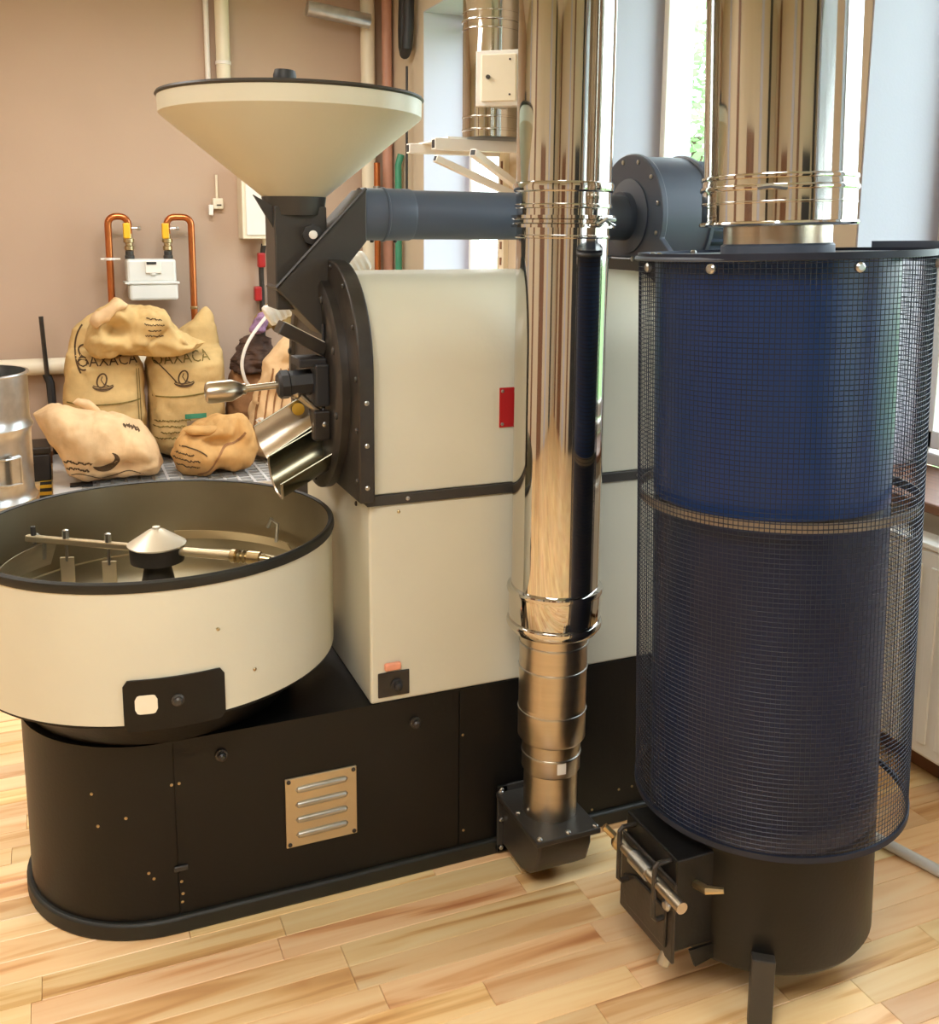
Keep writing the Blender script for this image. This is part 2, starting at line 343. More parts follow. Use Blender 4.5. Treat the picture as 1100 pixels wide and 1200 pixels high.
# ------------------------------------------------------------------ coffee roaster
BL = .80                                   # right end of the machine
R = thing('coffee_roaster', (0, .297, 0), 'large cream and black coffee roasting machine with hopper and round cooling bin', 'roaster')
BX, BC, BR = -.456, .297, .297
core = arc(BX, BC, BR - .004, 90, 270, 32) + [(BL - .004, .004), (BL - .004, .59)]
MB().prism(core, 'z', .03, .455).build('base_core', 'black', R, smooth=30)
sk = arc(BX, BC, BR + .012, 90, 270, 36) + [(BL + .01, -.012), (BL + .01, .606)]
MB().prism(sk, 'z', 0, .04).build('base_skirt', 'blackrub', R, smooth=30, bevel=.006)
def shell(poly, z0, z1, name, m='black', thick=.004):
    inn = []
    n = len(poly); out = [Vector((p[0], p[1], 0)) for p in poly]
    for i in range(n):
        a = out[max(i - 1, 0)]; b = out[min(i + 1, n - 1)]; t = (b - a).normalized(); nn = Vector((-t.y, t.x, 0)); inn.append(out[i] + nn * thick)
    ring = lambda z: [(p.x, p.y, z) for p in out] + [(p.x, p.y, z) for p in reversed(inn)]
    return MB().rings([ring(z0), ring(z1)]).build(name, m, R, smooth=30)
shell(arc(BX, BC, BR, 90, 270, 32) + [(-.448, 0)], .041, .45, 'base_end_panel')
shell([(-.445, 0), (.2205, 0)], .041, .45, 'base_side_panel')
shell([(.2235, 0), (BL, 0), (BL, .594)], .041, .45, 'base_side_panel')
MB().prism(arc(BX, BC, BR + .002, 90, 270, 36) + [(BL, -.002), (BL, .596)], 'z', .4505, .456).build('base_top', 'black', R, smooth=30)
for (x, z) in ((-.452, .355), (-.436, .355), (-.44, .12), (-.44, .07), (-.438, .09), (.232, .335), (.235, .08), (.68, .09), (.72, .09), (.6, .05)): screw(R, (x, 0, z), (0, -1, 0), .0035, .002, 'brass')
for a, z in ((238, .345), (240, .27), (252, .29), (260, .155), (262, .14)):
    d = Vector((math.cos(math.radians(a)), math.sin(math.radians(a)), 0)); screw(R, Vector((BX, BC, z)) + d * BR, d, .0035, .002, 'brass')
for x, z in ((-.344, .404), (.108, .393)):
    k_ = MB().lathe((x, 0, z), [(.014, 0), (.014, .006), (.009, .007), (.009, .016), (.005, .02)], (0, -1, 0), 14).build('latch_knob', 'iron2', R)
MB().box(-.455, -.425, -.006, .0, .148, .160).build('latch', 'iron', R, bevel=.002)
# ventilation plate with four louvres
vp = MB().box(-.206, -.038, -.006, 0, .143, .315).build('vent_plate', 'alu', R, smooth=0, bevel=.002)
for i in range(4):
    z = .172 + i * .0375
    MB().lathe((-.184, -.005, z), [(.0005, 0), (.0075, .006), (.0085, .02), (.0085, .105), (.0075, .119), (.0005, .125)], (1, 0, .03), 12).build('louvre', 'galv', vp)
for x in (-.198, -.046):
    for z in (.151, .307): screw(vp, (x, -.006, z), (0, -1, 0), .005, .003, 'iron2')
# lower cream cabinet
MB().box(0, BL, 0, .594, .456, .934).build('lower_cabinet', 'cream', R, smooth=0, bevel=.006)
MB().box(-.006, BL + .006, -.006, .6, .934, .958).build('trim_band', 'iron', R, smooth=0, bevel=.002)
for x in (.09, .43, .7): screw(R, (x, -.006, .946), (0, -1, 0), .005, .003)
screw(R, (.07, 0, .915), (0, -1, 0), .004, .003, 'brass'); screw(R, (0, .10, .915), (-1, 0, 0), .006, .004, 'iron2')
sp = MB().box(.017, .094, -.004, 0, .470, .531).build('switch_plate', 'iron2', R, smooth=0, bevel=.003)
MB().lathe((.062, -.004, .499), [(.015, 0), (.015, .004), (.010, .005), (.009, .018), (.006, .02)], (0, -1, 0), 18).build('switch_knob', 'dark', sp)
MB().box(.032, .072, -.012, 0, .537, .555).build('indicator_lamp', 'pink', R, smooth=0, bevel=.004)
# upper drum housing (arched) with the plates at both ends
def arch(o, z0, top, r):
    y0, y1 = -o, .594 + o; zc = top - r
    return [(y0, z0)] + arc(y0 + r, zc, r, 180, 90, 12) + arc(y1 - r, zc, r, 90, 0, 12) + [(y1, z0)]
MB().prism(arch(0, .958, 1.445, .20), 'x', 0, BL).build('drum_housing', 'cream', R, smooth=30, bevel=.003)
fp = MB().prism(arch(.03, .950, 1.478, .235), 'x', -.03, .006).build('front_plate', 'iron2', R, smooth=30, bevel=.004)
rp_ = MB().prism(arch(.03, .950, 1.478, .235), 'x', BL, BL + .03).build('rear_plate', 'iron', R, smooth=30, bevel=.004)
MB().lathe((-.03, .297, 1.18), [(.262, 0), (.262, .018), (.25, .024), (.225, .024), (.215, .016), (.0, .016)], (-1, 0, 0), 64, cap1=False).build('front_cover', 'iron2', R, bevel=.0)
pts = arch(.016, .965, 1.464, .22)
def along(poly, n):
    L = [0]
    for a, b in zip(poly, poly[1:]): L.append(L[-1] + math.dist(a, b))
    out = []
    for i in range(n):
        t = L[-1] * (i + .3) / (n - .4); j = max(q for q in range(len(L) - 1) if L[q] <= t); f = (t - L[j]) / (L[j + 1] - L[j])
        out.append((poly[j][0] + f * (poly[j + 1][0] - poly[j][0]), poly[j][1] + f * (poly[j + 1][1] - poly[j][1])))
    return out
for (yy, zz) in along(pts, 13): screw(fp, (-.03, yy, zz), (-1, 0, 0), .006, .005, 'iron', 'bolt')
for zz in (.985, 1.08, 1.175): screw(fp, (-.012, -.03, zz), (0, -1, 0), .0055, .004, 'galv', 'bolt')
for (yy, zz) in along(pts, 12): screw(rp_, (BL, yy - .02, zz + .012), (-1, 0, 0), .007, .005, 'galv', 'bolt')
for i in range(10):
    a = 2 * PI * i / 10 + .2; screw(R, (-.053, .297 + .237 * math.cos(a), 1.18 + .237 * math.sin(a)), (-1, 0, 0), .009, .006, 'iron', 'cover_bolt')
rd = MB().box(.318, .40, -.003, 0, 1.093, 1.187).build('red_name_plate', 'red', R, smooth=0, bevel=.001)
for x in (.325,):
    for z in (1.101, 1.179): screw(rd, (x, -.003, z), (0, -1, 0), .004, .002)
# hopper, neck and chute
hc = (-.0866, .30)
H = MB().lathe((hc[0], hc[1], 0), [(.0705, 1.612), (.074, 1.622), (.298, 1.8017), (.302, 1.806), (.3035, 1.842), (.296, 1.842), (.29, 1.81), (.07, 1.63)], n=72, cap0=False, cap1=False).build('hopper', 'cream', R, smooth=25)
MB().lathe((hc[0], hc[1], 0), [(.0, 1.8425), (.3055, 1.8425), (.308, 1.846), (.3055, 1.851), (.29, 1.853), (.0, 1.862)], n=72).build('hopper_lid', 'iron', H, smooth=25)
MB().lathe((hc[0] - .018, hc[1], 1.858), [(.022, 0), (.026, .006), (.027, .04), (.024, .052), (.0, .054)], (.06, 0, 1), 20).build('lid_knob', 'dark', H)
MB().lathe((hc[0], hc[1], 0), [(.07, 1.58), (.073, 1.60), (.076, 1.622), (.0, 1.622)], n=40).build('hopper_collar', 'iron', H)
ne = MB().box(-.146, -.022, .245, .355, 1.36, 1.60).build('hopper_neck', 'iron', R, smooth=0, bevel=.004)
MB().add([(-.146, .26, 1.60), (-.19, .26, 1.625), (-.146, .26, 1.55), (-.146, .27, 1.60), (-.19, .27, 1.625), (-.146, .27, 1.55)], [(0, 1, 2), (5, 4, 3), (0, 3, 4, 1), (1, 4, 5, 2), (2, 5, 3, 0)]).build('neck_gusset', 'iron', ne, smooth=0)
MB().prism([(.067, 1.643), (.066, 1.520), (0, 1.44), (-.03, 1.40), (-.03, 1.285), (-.06, 1.316), (-.152, 1.412)], 'y', .215, .34).build('feed_chute', 'iron', R, smooth=0, bevel=.003)
MB().tube([(-.152, .214, 1.414), (.065, .214, 1.643)], .004, 6).build('chute_seam', 'iron2', R)
kn = MB().lathe((-.062, .245, 1.535), [(.016, 0), (.016, .01), (.024, .012), (.024, .022), (.012, .024)], (0, -1, 0), 8).build('star_knob', 'dark', R)
MB().lathe((-.062, .221, 1.535), [(.010, 0), (.010, .004), (.005, .006)], (0, -1, 0), 12).build('knob_stud', 'white', kn)
for i, (yy, zz) in enumerate(((.216, 1.40), (.216, 1.34))): screw(R, (-.012, yy, zz), (0, -1, 0), .007, .005, 'galv', 'bolt')
# sampler (trier), latches and discharge door on the front plate
ty, tz = .20, 1.195
MB().lathe((-.046, ty, tz), [(.042, 0), (.042, .03), (.031, .032), (.031, .085), (.034, .088), (.034, .105), (.027, .112), (.012, .112)], (-1, 0, -.05), 8).build('sampler_socket', 'dark', R)
tr = MB().lathe((-.145, ty, tz - .005), [(.0085, -.02), (.0085, .085), (.013, .087), (.013, .094), (.017, .10), (.0255, .118), (.0255, .168), (.023, .175), (.015, .178), (.015, .172), (.0, .172)], (-1, 0, -.06), 12).build('sampler', 'steel', R)
MB().box(-.115, -.05, .16, .25, 1.232, 1.252).build('sight_bracket', 'dark', R, smooth=0, bevel=.003)
lv = MB().bar((-.045, .21, 1.268), (-.150, .21, 1.325), .03, .06, (0, 1, 0)).build('sight_flap', 'iron2', R, smooth=0, bevel=.003)
MB().bar((-.047, .21, 1.286), (-.136, .21, 1.334), .004, .05, (0, 1, 0)).build('flap_face', 'ivory', lv, smooth=0, bevel=.002)
MB().box(-.08, -.046, .15, .25, 1.14, 1.24).build('latch_block', 'dark', R, smooth=0, bevel=.005)
screw(R, (-.08, .19, 1.20), (-1, 0, 0), .010, .007, 'galv', 'bolt')
MB().tube([(-.11, .19, 1.165), (-.09, .185, 1.145), (-.055, .175, 1.115), (-.046, .165, 1.12)], [.010, .008, .008, .008], 10).build('door_lever', 'steel', R)
lb = MB().ball((-.116, .19, 1.168), .014).build('lever_ball', 'steel', R)
MB().ball((-.06, .16, 1.098), .012).build('lever_ball', 'galv', R); MB().ball((-.078, .16, 1.098), .009).build('lever_ball', 'galv', R)
MB().box(-.085, -.046, .15, .18, 1.06, 1.13).build('hinge_block', 'iron2', R, smooth=0, bevel=.004)
MB().tube([(-.05, .19, 1.33), (-.05, .19, 1.21), (-.06, .16, 1.13)], .004, 6).build('thermometer_lead', 'dark', R)
def trough(name, p, q, r0, r1, a0, a1, m, cut=0., th=.003, n=24, up=(0, 0, 1)):
    p, q = Vector(p), Vector(q); d = (q - p).normalized(); u = d.cross(Vector(up)).normalized(); v = u.cross(d); rs = []; L = (q - p).length
    for k in range(13):
        t = k / 12; ro = r0 + (r1 - r0) * t; O = []; I = []
        for i in range(n + 1):
            a = math.radians(a0 + (a1 - a0) * i / n); dd = u * math.cos(a) + v * math.sin(a); sft = -cut * t * (1 + math.sin(a)) ** 1.5
            O.append(p + d * (L * t + sft) + dd * ro); I.append(p + d * (L * t + sft) + dd * (ro - th))
        rs.append(O + I[::-1])
    o = MB().rings(rs).build(name, m, R, smooth=50); return o, rs
_, tr_ = trough('discharge_chute', (-.02, .175, 1.071), (-.19, .175, .984), .064, .064, 195, 378, 'chute', cut=.018)
MB().tube([tr_[-1][i] for i in range(25)], .0035, 6).build('chute_lip', 'steel', R)
for e_ in (0, 24): MB().tube([tr_[k][e_] for k in range(13)], .002, 6).build('chute_edge', 'chute', R)
_, t2 = trough('discharge_door', (-.035, .305, 1.125), (-.19, .305, 1.035), .062, .066, 205, 378, 'steel', cut=.012)
for e_ in (0, 24): MB().tube([t2[k][e_] for k in range(13)], .002, 6).build('door_edge', 'chute', R)
MB().lathe((-.075, .356, 1.10), [(.015, 0), (.016, .006), (.0, .006)], (-.2, -1, .3), 14).build('yellow_sticker', 'yellow', R)  # small yellow disc on the inner face of the door

# cooling bin
bcx, bcy, bR = -.4346, .297, .4125
B = MB().lathe((bcx, bcy, 0), [(bR, .560), (bR, .845), (bR - .004, .845), (bR - .004, .66), (bR - .01, .562)], n=96, cap0=False, cap1=False).build('cooling_bin', 'cream', R, smooth=25)
MB().lathe((bcx, bcy, 0), [(bR + .003, .839), (bR + .0055, .846), (bR + .0045, .858), (bR, .862), (bR - .008, .860), (bR - .009, .848), (bR - .003, .839)], n=96, cap0=False, cap1=False).build('bin_rim', 'blackrub', B, smooth=40)
MB().lathe((bcx, bcy, 0), [(bR - .009, .858), (bR - .012, .665), (bR - .016, .662), (.0, .662), (.0, .655), (bR - .008, .655), (bR - .0065, .858)], n=96, cap0=False, cap1=False).build('bin_lining', 'binsteel', B, smooth=25)
MB().lathe((bcx, bcy, 0), [(.30, .456), (.31, .47), (.36, .555), (.0, .560)], n=64).build('bin_pedestal', 'black', B, smooth=25)
MB().lathe((bcx, bcy, 0), [(.0, .553), (bR - .003, .553), (bR - .003, .5605), (.0, .5605)], n=96).build('bin_underside', 'black', B, smooth=25)
def curved_plate(a0, a1, z0, z1, r0, r1, rc=.012, n=24):
    out = []
    prof = []
    A0, A1 = math.radians(a0), math.radians(a1); da = rc / r1
    for i in range(n + 1):
        a = A0 + (A1 - A0) * i / n
        t = min((a - A0), (A1 - a)) / da; e = rc * (1 - math.sqrt(max(0, 1 - (1 - min(t, 1)) ** 2)))
        prof.append([(bcx + r * math.cos(a), bcy + r * math.sin(a), z) for r, z in ((r0, z0 + e), (r1, z0 + e), (r1, z1 - e), (r0, z1 - e))])
    return MB().rings(prof)
cp = curved_plate(254.5, 282.2, .548, .657, bR + .0005, bR + .005).build('bin_door_plate', 'black', B, smooth=30)
curved_plate(257.6, 263.6, .585, .625, bR + .0045, bR + .0058, .010, 10).build('plate_window', 'ivory', cp, smooth=30)
d = Vector((math.cos(math.radians(269)), math.sin(math.radians(269)), 0))
MB().lathe(Vector((bcx, bcy, .607)) + d * (bR + .004), [(.013, 0), (.013, .004), (.009, .006), (.009, .012), (.005, .015)], d, 16).build('plate_knob', 'iron', cp)
for a, z in ((266, .55), (281, .74), (292, .63)):
    d = Vector((math.cos(math.radians(a)), math.sin(math.radians(a)), 0)); screw(B, Vector((bcx, bcy, z)) + d * bR, d, .004, .002, 'brass')
# stirrer in the bin
T_ = MB().lathe((bcx, bcy, 0), [(.036, .662), (.038, .72), (.03, .76), (.062, .768), (.064, .806), (.06, .81)], n=40).build('stirrer', 'iron2', R)
MB().lathe((bcx, bcy, 0), [(.066, .806), (.068, .810), (.02, .842), (.009, .846), (.009, .851), (.0, .852)], n=40).build('hub_cap', 'cap', T_, smooth=20)
AD = Vector((-.277, .20, 0)).normalized(); AN = Vector((-AD.y, AD.x, 0)); BCN = Vector((bcx, bcy, .795))
MB().bar(BCN, BCN + AD * .355, .016, .016).build('stirrer_arm', 'alu', T_, smooth=0, bevel=.003)
MB().cyl(BCN, BCN - AD * .20, .011, 14).build('stirrer_arm', 'alu', T_)
MB().lathe(BCN - AD * .19, [(.012, 0), (.016, .004), (.016, .014), (.011, .016), (.016, .022), (.011, .028), (.016, .034), (.011, .040), (.016, .046), (.016, .075), (.012, .078), (.006, .1)], -AD, 14).build('spring_joint', 'brass', T_)
for t, h in ((.13, .0), (.245, .0)):
    q = BCN + AD * t
    pd = MB().cyl(q + Vector((0, 0, .028)), q + Vector((0, 0, -.05)), .004, 8).build('paddle_rod', 'galv', T_)
    MB().lathe(q + Vector((0, 0, .008)), [(.008, 0), (.008, .02), (.004, .022)], (0, 0, 1), 8).build('rod_nut', 'galv', T_)
    dd = (AN * .95 - AD * .3).normalized()
    MB().bar(q + Vector((0, 0, -.04)), q + Vector((0, 0, -.125)), .034, .004, tuple(dd)).build('paddle', 'alu', T_, smooth=0, bevel=.001)
MB().cyl(BCN + AD * .335 + Vector((0, 0, 0)), BCN + AD * .335 + Vector((0, 0, .03)), .006, 10).build('arm_bolt', 'iron', T_)
def blade(name, a0, a1, r, z0, z1, lean, m, n=18):
    rs = []
    for i in range(n + 1):
        a = math.radians(a0 + (a1 - a0) * i / n)
        P = lambda rr, z: (bcx + rr * math.cos(a), bcy + rr * math.sin(a), z)
        rs.append([P(r, z0), P(r - lean, z1), P(r - lean - .003, z1), P(r - .003, z0)])
    return MB().rings(rs).build(name, m, T_, smooth=40)
blade('plough_blade', 128, 168, .39, .69, .765, .035, 'steel'); blade('plough_blade', 22, 78, .385, .70, .728, .015, 'alu')
for a, r in ((136, .35), (28, .36)):
    a = math.radians(a); q = Vector((bcx + r * math.cos(a), bcy + r * math.sin(a), .745))
    MB().tube([q + Vector((0, 0, -.02)), q + Vector((.004, 0, .03)), q + Vector((-.012, 0, .045)), q + Vector((-.02, .01, .02))], .005, 8).build('blade_clip', 'galv', T_)

# ------------------------------------------------------------------ front exhaust pipe
px_, py_ = .407, -.128
E_ = thing('exhaust_pipe', (px_, py_, 0), 'tall slim polished steel flue pipe on a black flanged elbow before the roaster', 'pipe')
Rp = .1035
MB().lathe((px_, py_, 0), [(Rp, 1.60), (Rp, ZC)], n=64).build('upper_section', 'chrome', E_)
MB().lathe((px_, py_, 0), [(Rp - .002, .70), (Rp - .002, 1.605)], n=64).build('lower_section', 'chrome', E_)
def ring(parent, c, z, r, h, m='chrome', name='joint_ring', bulge=.005):
    return MB().lathe((c[0], c[1], z), [(r, -h / 2), (r + bulge * .8, -h * .35), (r + bulge, 0), (r + bulge * .8, h * .35), (r, h / 2)], n=64).build(name, m, parent)
C_ = (px_, py_)
for z, h, bu in ((1.640, .022, .006), (1.600, .010, .003)): ring(E_, C_, z, Rp, h, bulge=bu)
cl = MB().lathe((px_, py_, 1.568), [(Rp, -.013), (Rp + .010, -.013), (Rp + .010, -.006), (Rp + .004, -.003), (Rp + .004, .003), (Rp + .010, .006), (Rp + .010, .013), (Rp, .013)], n=64).build('clamp_band', 'chrome', E_)
a = math.radians(-68); q = Vector((px_ + (Rp + .012) * math.cos(a), py_ + (Rp + .012) * math.sin(a), 1.568))
MB().tube([q + Vector((-.02, -.004, -.006)), q + Vector((.0, -.006, .006)), q + Vector((.03, .012, .004))], .004, 6).tube([q + Vector((-.015, -.003, .008)), q + Vector((.03, .012, -.008))], .003, 6).build('clamp_toggle', 'galv', cl)
ring(E_, C_, 1.536, Rp - .002, .008, bulge=.003)
for z, h, bu in ((.735, .018, .008), (.690, .008, .003), (.655, .018, .008)): ring(E_, C_, z, Rp, h, bulge=bu)
MB().lathe((px_, py_, 0), [(.078, .628), (Rp - .003, .636), (Rp + .003, .645), (Rp + .003, .735)], n=64, cap1=False).build('reducer', 'chrome', E_)
MB().lathe((px_, py_, 0), [(.0795, .435), (.0795, .648)], n=56).build('sleeve', 'steel', E_)
MB().lathe((px_, py_, 0), [(.0755, .365), (.080, .372), (.080, .448), (.0795, .45)], n=56).build('sleeve', 'steel', E_)
MB().lathe((px_, py_, 0), [(.066, .285), (.0695, .29), (.0695, .37)], n=56).build('sleeve', 'steel', E_)
MB().lathe((px_, py_, 0), [(.064, .17), (.064, .292)], n=56).build('sleeve', 'steel', E_)
for z, r in ((.605, .0795), (.545, .0795), (.44, .0795), (.33, .0695)): ring(E_, C_, z, r, .006, 'galv', 'bead', .0022)
a0 = -105
lbm = []
for i in range(5):
    a = math.radians(a0 + 18 * i / 4); lbm.append([(px_ + r * math.cos(a), py_ + r * math.sin(a), z) for r, z in ((.0697, .30), (.0703, .30), (.0703, .328), (.0697, .328))])
MB().rings(lbm).build('paper_label', 'white', E_)
el = MB().prism([(-.015, .160), (-.222, .160), (-.222, .125), (-.205, .075), (-.17, .045), (-.12, .03), (-.015, .03)], 'x', .333, .470).build('elbow_box', 'iron', E_, smooth=40, bevel=.006)
MB().box(.315, .482, -.245, -.016, .160, .174).build('top_flange', 'iron', E_, smooth=0, bevel=.003)
MB().box(.318, .345, -.022, -.0145, .012, .19).box(.46, .487, -.022, -.0145, .012, .19).box(.318, .487, -.022, -.0145, .172, .19).box(.318, .487, -.022, -.0145, .012, .032).build('side_flange', 'iron', E_, smooth=0, bevel=.002)
for (x, yy) in ((.326, -.235), (.40, -.235), (.472, -.235), (.326, -.12), (.472, -.12), (.326, -.022), (.472, -.022)): screw(E_, (x, yy, .174), (0, 0, 1), .007, .006, 'galv', 'bolt')
for z in (.024, .10, .181): screw(E_, (.328, -.022, z), (0, -1, 0), .006, .005, 'galv', 'bolt')

# ------------------------------------------------------------------ afterburner with wire guard
acx, acy = .713, -.507
TILT = math.radians(-1.7)   # leans a little, as photographed
AX = Matrix.Translation((acx, acy, .9)) @ Matrix.Rotation(TILT, 4, Vector((.65, .76, 0)).normalized()) @ Matrix.Translation((-acx, -acy, -.9))
A = thing('afterburner', (acx, acy, 0), 'big dark blue cylindrical afterburner inside a black wire mesh guard, at the right', 'burner')
Rc, Rb = .277, .232
def ap(mb, *a, **k):
    mb.v = [AX @ v for v in mb.v]; return mb.build(*a, **k)
ab = Vector((acx - .012, acy + .006, 0))
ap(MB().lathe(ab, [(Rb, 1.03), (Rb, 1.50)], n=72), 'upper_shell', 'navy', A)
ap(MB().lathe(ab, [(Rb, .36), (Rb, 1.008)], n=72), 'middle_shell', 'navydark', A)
ap(MB().lathe(ab, [(Rb - .012, 1.0), (Rb - .012, 1.04)], n=72), 'shell_joint', 'iron', A)
ap(MB().lathe(ab, [(Rb - .03, .098), (Rb - .008, .104), (Rb, .118), (Rb, .37)], n=72), 'lower_shell', 'black', A)
WZ = lambda a, z: z
rb = []
gz = 1.03; n = 96
for i in range(n):
    a = 2 * PI * i / n
    rb.append([(acx + r * math.cos(a), acy + r * math.sin(a), gz + dz) for r, dz in ((Rc - .004, -.009), (Rc - .001, -.009), (Rc - .001, .009), (Rc - .004, .009))])
ap(MB().rings(rb + [rb[0]], False, False), 'guard_hoop', 'hoop', A)
ap(MB().lathe(ab, [(.0, 1.500), (Rc - .006, 1.500), (Rc - .004, 1.504), (Rc - .006, 1.508), (.0, 1.508)], n=72), 'top_plate', 'navyduct', A)
g = MB(); pz = .0092; z0g, z1g = .393, 1.512
nz_ = int((z1g - z0g) / pz); ww = .00085
for k in range(nz_ + 1):
    z = z0g + k * pz
    rs = []
    for i in range(80):
        a = 2 * PI * i / 80
        rs.append([(acx + (Rc + dr) * math.cos(a), acy + (Rc + dr) * math.sin(a), z + dz) for dr, dz in ((0, -ww), (ww, 0), (0, ww), (-ww, 0))])
    g.rings(rs + [rs[0]], False, False)
na = int(2 * PI * Rc / pz); ww = .0007
for i in range(na):
    a = 2 * PI * i / na; c, s = math.cos(a), math.sin(a)
    P = lambda z: [(acx + (Rc + dr) * c - dt * s, acy + (Rc + dr) * s + dt * c, z) for dr, dt in ((0, -ww), (ww, 0), (0, ww), (-ww, 0))]
    g.rings([P(z0g), P(z1g)])
setp(ap(g, 'wire_guard', 'wire', A), kind='stuff')
for z in (z0g - .004, z1g - .004):
    ap(MB().lathe((acx, acy, z), [(Rc - .003, -.006), (Rc + .003, -.006), (Rc + .003, .006), (Rc - .003, .006), (Rc - .003, -.006)], n=80, cap0=False, cap1=False), 'guard_rim', 'wire', A)
rs = []
for i in range(31):
    a = math.radians(-90 + 100 * i / 30); rs.append([(acx + r * math.cos(a), acy + r * math.sin(a), z) for r, z in ((Rc + .002, 1.49), (Rc + .005, 1.49), (Rc + .005, 1.527), (Rc + .002, 1.527))])
ap(MB().rings(rs[12:]), 'guard_lip', 'navyduct', A)
for a in (170, 205, 257, 306):
    d = Vector((math.cos(math.radians(a)), math.sin(math.radians(a)), 0)); o = screw(A, AX @ (Vector((acx, acy, 1.488)) + d * (Rc + .002)), d, .009, .007, 'galv', 'guard_bolt')
for a, r in ((100, .24), (150, .25), (165, .25)):
    screw(A, AX @ Vector((acx + r * math.cos(math.radians(a)), acy + r * math.sin(math.radians(a)), 1.508)), (0, 0, 1), .007, .007, 'galv', 'plate_bolt')
for a in (236, 356, 116):
    c, s = math.cos(math.radians(a)), math.sin(math.radians(a)); q = Vector((acx + (Rb + .0) * c, acy + (Rb + .0) * s, 0)); u = Vector((-s, c, 0))
    mb = MB().bar(q + Vector((c * .012, s * .012, .0)), q + Vector((c * .012, s * .012, .155)), .045, .03, (c, s, 0)); mb.build('leg', 'iron', A, smooth=0, bevel=.003)
# burner box on its left side
bb = MB().box(.425, .56, -.625, -.44, .145, .345).build('burner_box', 'black', A, smooth=0, bevel=.004)
MB().box(.418, .426, -.632, -.435, .125, .30).build('burner_door', 'iron2', bb, smooth=0, bevel=.005)
MB().prism([(-.612, .15), (-.47, .15), (-.452, .18), (-.452, .21), (-.50, .235), (-.612, .235)], 'x', .412, .419).build('door_pad', 'iron2', bb, smooth=0, bevel=.003)
MB().cyl((.398, -.455, .292), (.398, -.685, .292), .012, 14).build('burner_rod', 'steel', bb)
MB().cyl((.398, -.515, .292), (.398, -.575, .292), .0165, 16).build('rod_sleeve', 'galv', bb)
MB().tube([(.398, -.455, .292), (.392, -.445, .298), (.376, -.432, .316)], .008, 8).ball((.398, -.457, .288), .017, 10).build('rod_handle', 'brass', bb)
for b in (-.475, -.605):
    MB().tube([(.44, b, .335), (.395, b, .335), (.388, b, .328), (.388, b, .222), (.395, b, .214), (.43, b, .214)], .0052, 8).build('door_bail', 'iron2', bb)
MB().lathe((.418, -.612, .245), [(.012, 0), (.012, .006), (.007, .01)], (-1, 0, 0), 12).build('door_bolt', 'galv', bb)
MB().tube([(.44, -.60, .16), (.43, -.60, .13), (.42, -.60, .105)], .013, 12).build('gas_nipple', 'galv', bb)
MB().tube([(.47, -.625, .285), (.475, -.655, .29), (.50, -.675, .295)], [.009, .009, .006], 8).build('latch_lever', 'brass', bb)
MB().prism([(.46, .145), (.545, .145), (.55, .12), (.475, .105)], 'y', -.632, -.626).build('side_flap', 'black', bb, smooth=0)

# ------------------------------------------------------------------ thick chimney pipe above the afterburner
Cp = thing('chimney_pipe', (acx, acy, 1.508), 'thick polished stainless chimney pipe rising from the afterburner top', 'pipe')
c2 = Vector((acx - .008, acy + .006, 0))
def cpb(mb, *a, **k):
    mb.v = [AX @ v for v in mb.v]; return mb.build(*a, **k)
cpb(MB().lathe(c2, [(.143, 1.64), (.143, ZC - .01)], n=72), 'pipe_section', 'chrome', Cp)
cpb(MB().lathe(c2, [(.145, 1.562), (.146, 1.64), (.1445, 1.652)], n=72), 'pipe_socket', 'chrome', Cp)
for z, h, b_ in ((1.652, .010, .004), (1.632, .012, .006), (1.605, .006, .003), (1.566, .010, .007)):
    cpb(MB().lathe(c2 + Vector((0, 0, z)), [(.144, -h / 2), (.144 + b_ * .8, -h * .35), (.144 + b_, 0), (.144 + b_ * .8, h * .35), (.144, h / 2)], n=72), 'joint_ring', 'chrome', Cp)
cpb(MB().lathe(c2, [(.103, 1.525), (.103, 1.565)], n=64), 'reducer_sleeve', 'steel', Cp)
cpb(MB().lathe(c2, [(.108, 1.509), (.108, 1.524), (.104, 1.528)], n=64), 'base_collar', 'navyduct', Cp)
q = AX @ (c2 + Vector((.146 * math.cos(math.radians(225)), .146 * math.sin(math.radians(225)), 1.630)))
MB().tube([q + Vector((-.02, .012, 0)), q + Vector((-.004, -.006, .003)), q + Vector((.02, -.022, 0))], .005, 6).build('clamp_toggle', 'galv', Cp)

# ------------------------------------------------------------------ dust duct and blower
D = thing('extraction_duct', (.067, .28, 1.52), 'horizontal slate blue duct running from the feed chute to the blower behind the flue pipe', 'duct')
dy, dz = .285, 1.584
MB().lathe((.0685, dy, dz), [(.060, 0), (.060, .73)], (1, 0, 0), 40).build('duct_tube', 'navyduct', D)
MB().lathe((.0685, dy, dz), [(.063, 0), (.063, .055), (.066, .057), (.066, .061), (.063, .063), (.063, .125), (.061, .13)], (1, 0, 0), 40).build('duct_cuff', 'navyduct', D)
for x in (.10, .16): screw(D, (x, dy, dz - .063), (0, 0, -1), .005, .005, 'iron2')
F_ = thing('blower', (.84, .297, 1.40), 'dark blue grey centrifugal blower with a bolted round face, behind the two steel pipes', 'blower')
fy, fz = .297, 1.588
prof = arc(fy, fz, .166, 200, -20, 30)
MB().prism(prof + [(.52, 1.478), (.07, 1.478)], 'x', .832, .85).build('face_plate', 'navyduct', F_, smooth=40, bevel=.003)
MB().lathe((.85, fy, fz), [(.160, 0), (.160, .135), (.166, .137), (.166, .147), (.0, .147)], (1, 0, 0), 64).build('scroll_housing', 'navyduct', F_, smooth=30)
MB().lathe((.832, fy, fz), [(.10, 0), (.10, .004), (.065, .012), (.065, .03)], (-1, 0, 0), 48).build('inlet_ring', 'navyduct', F_)
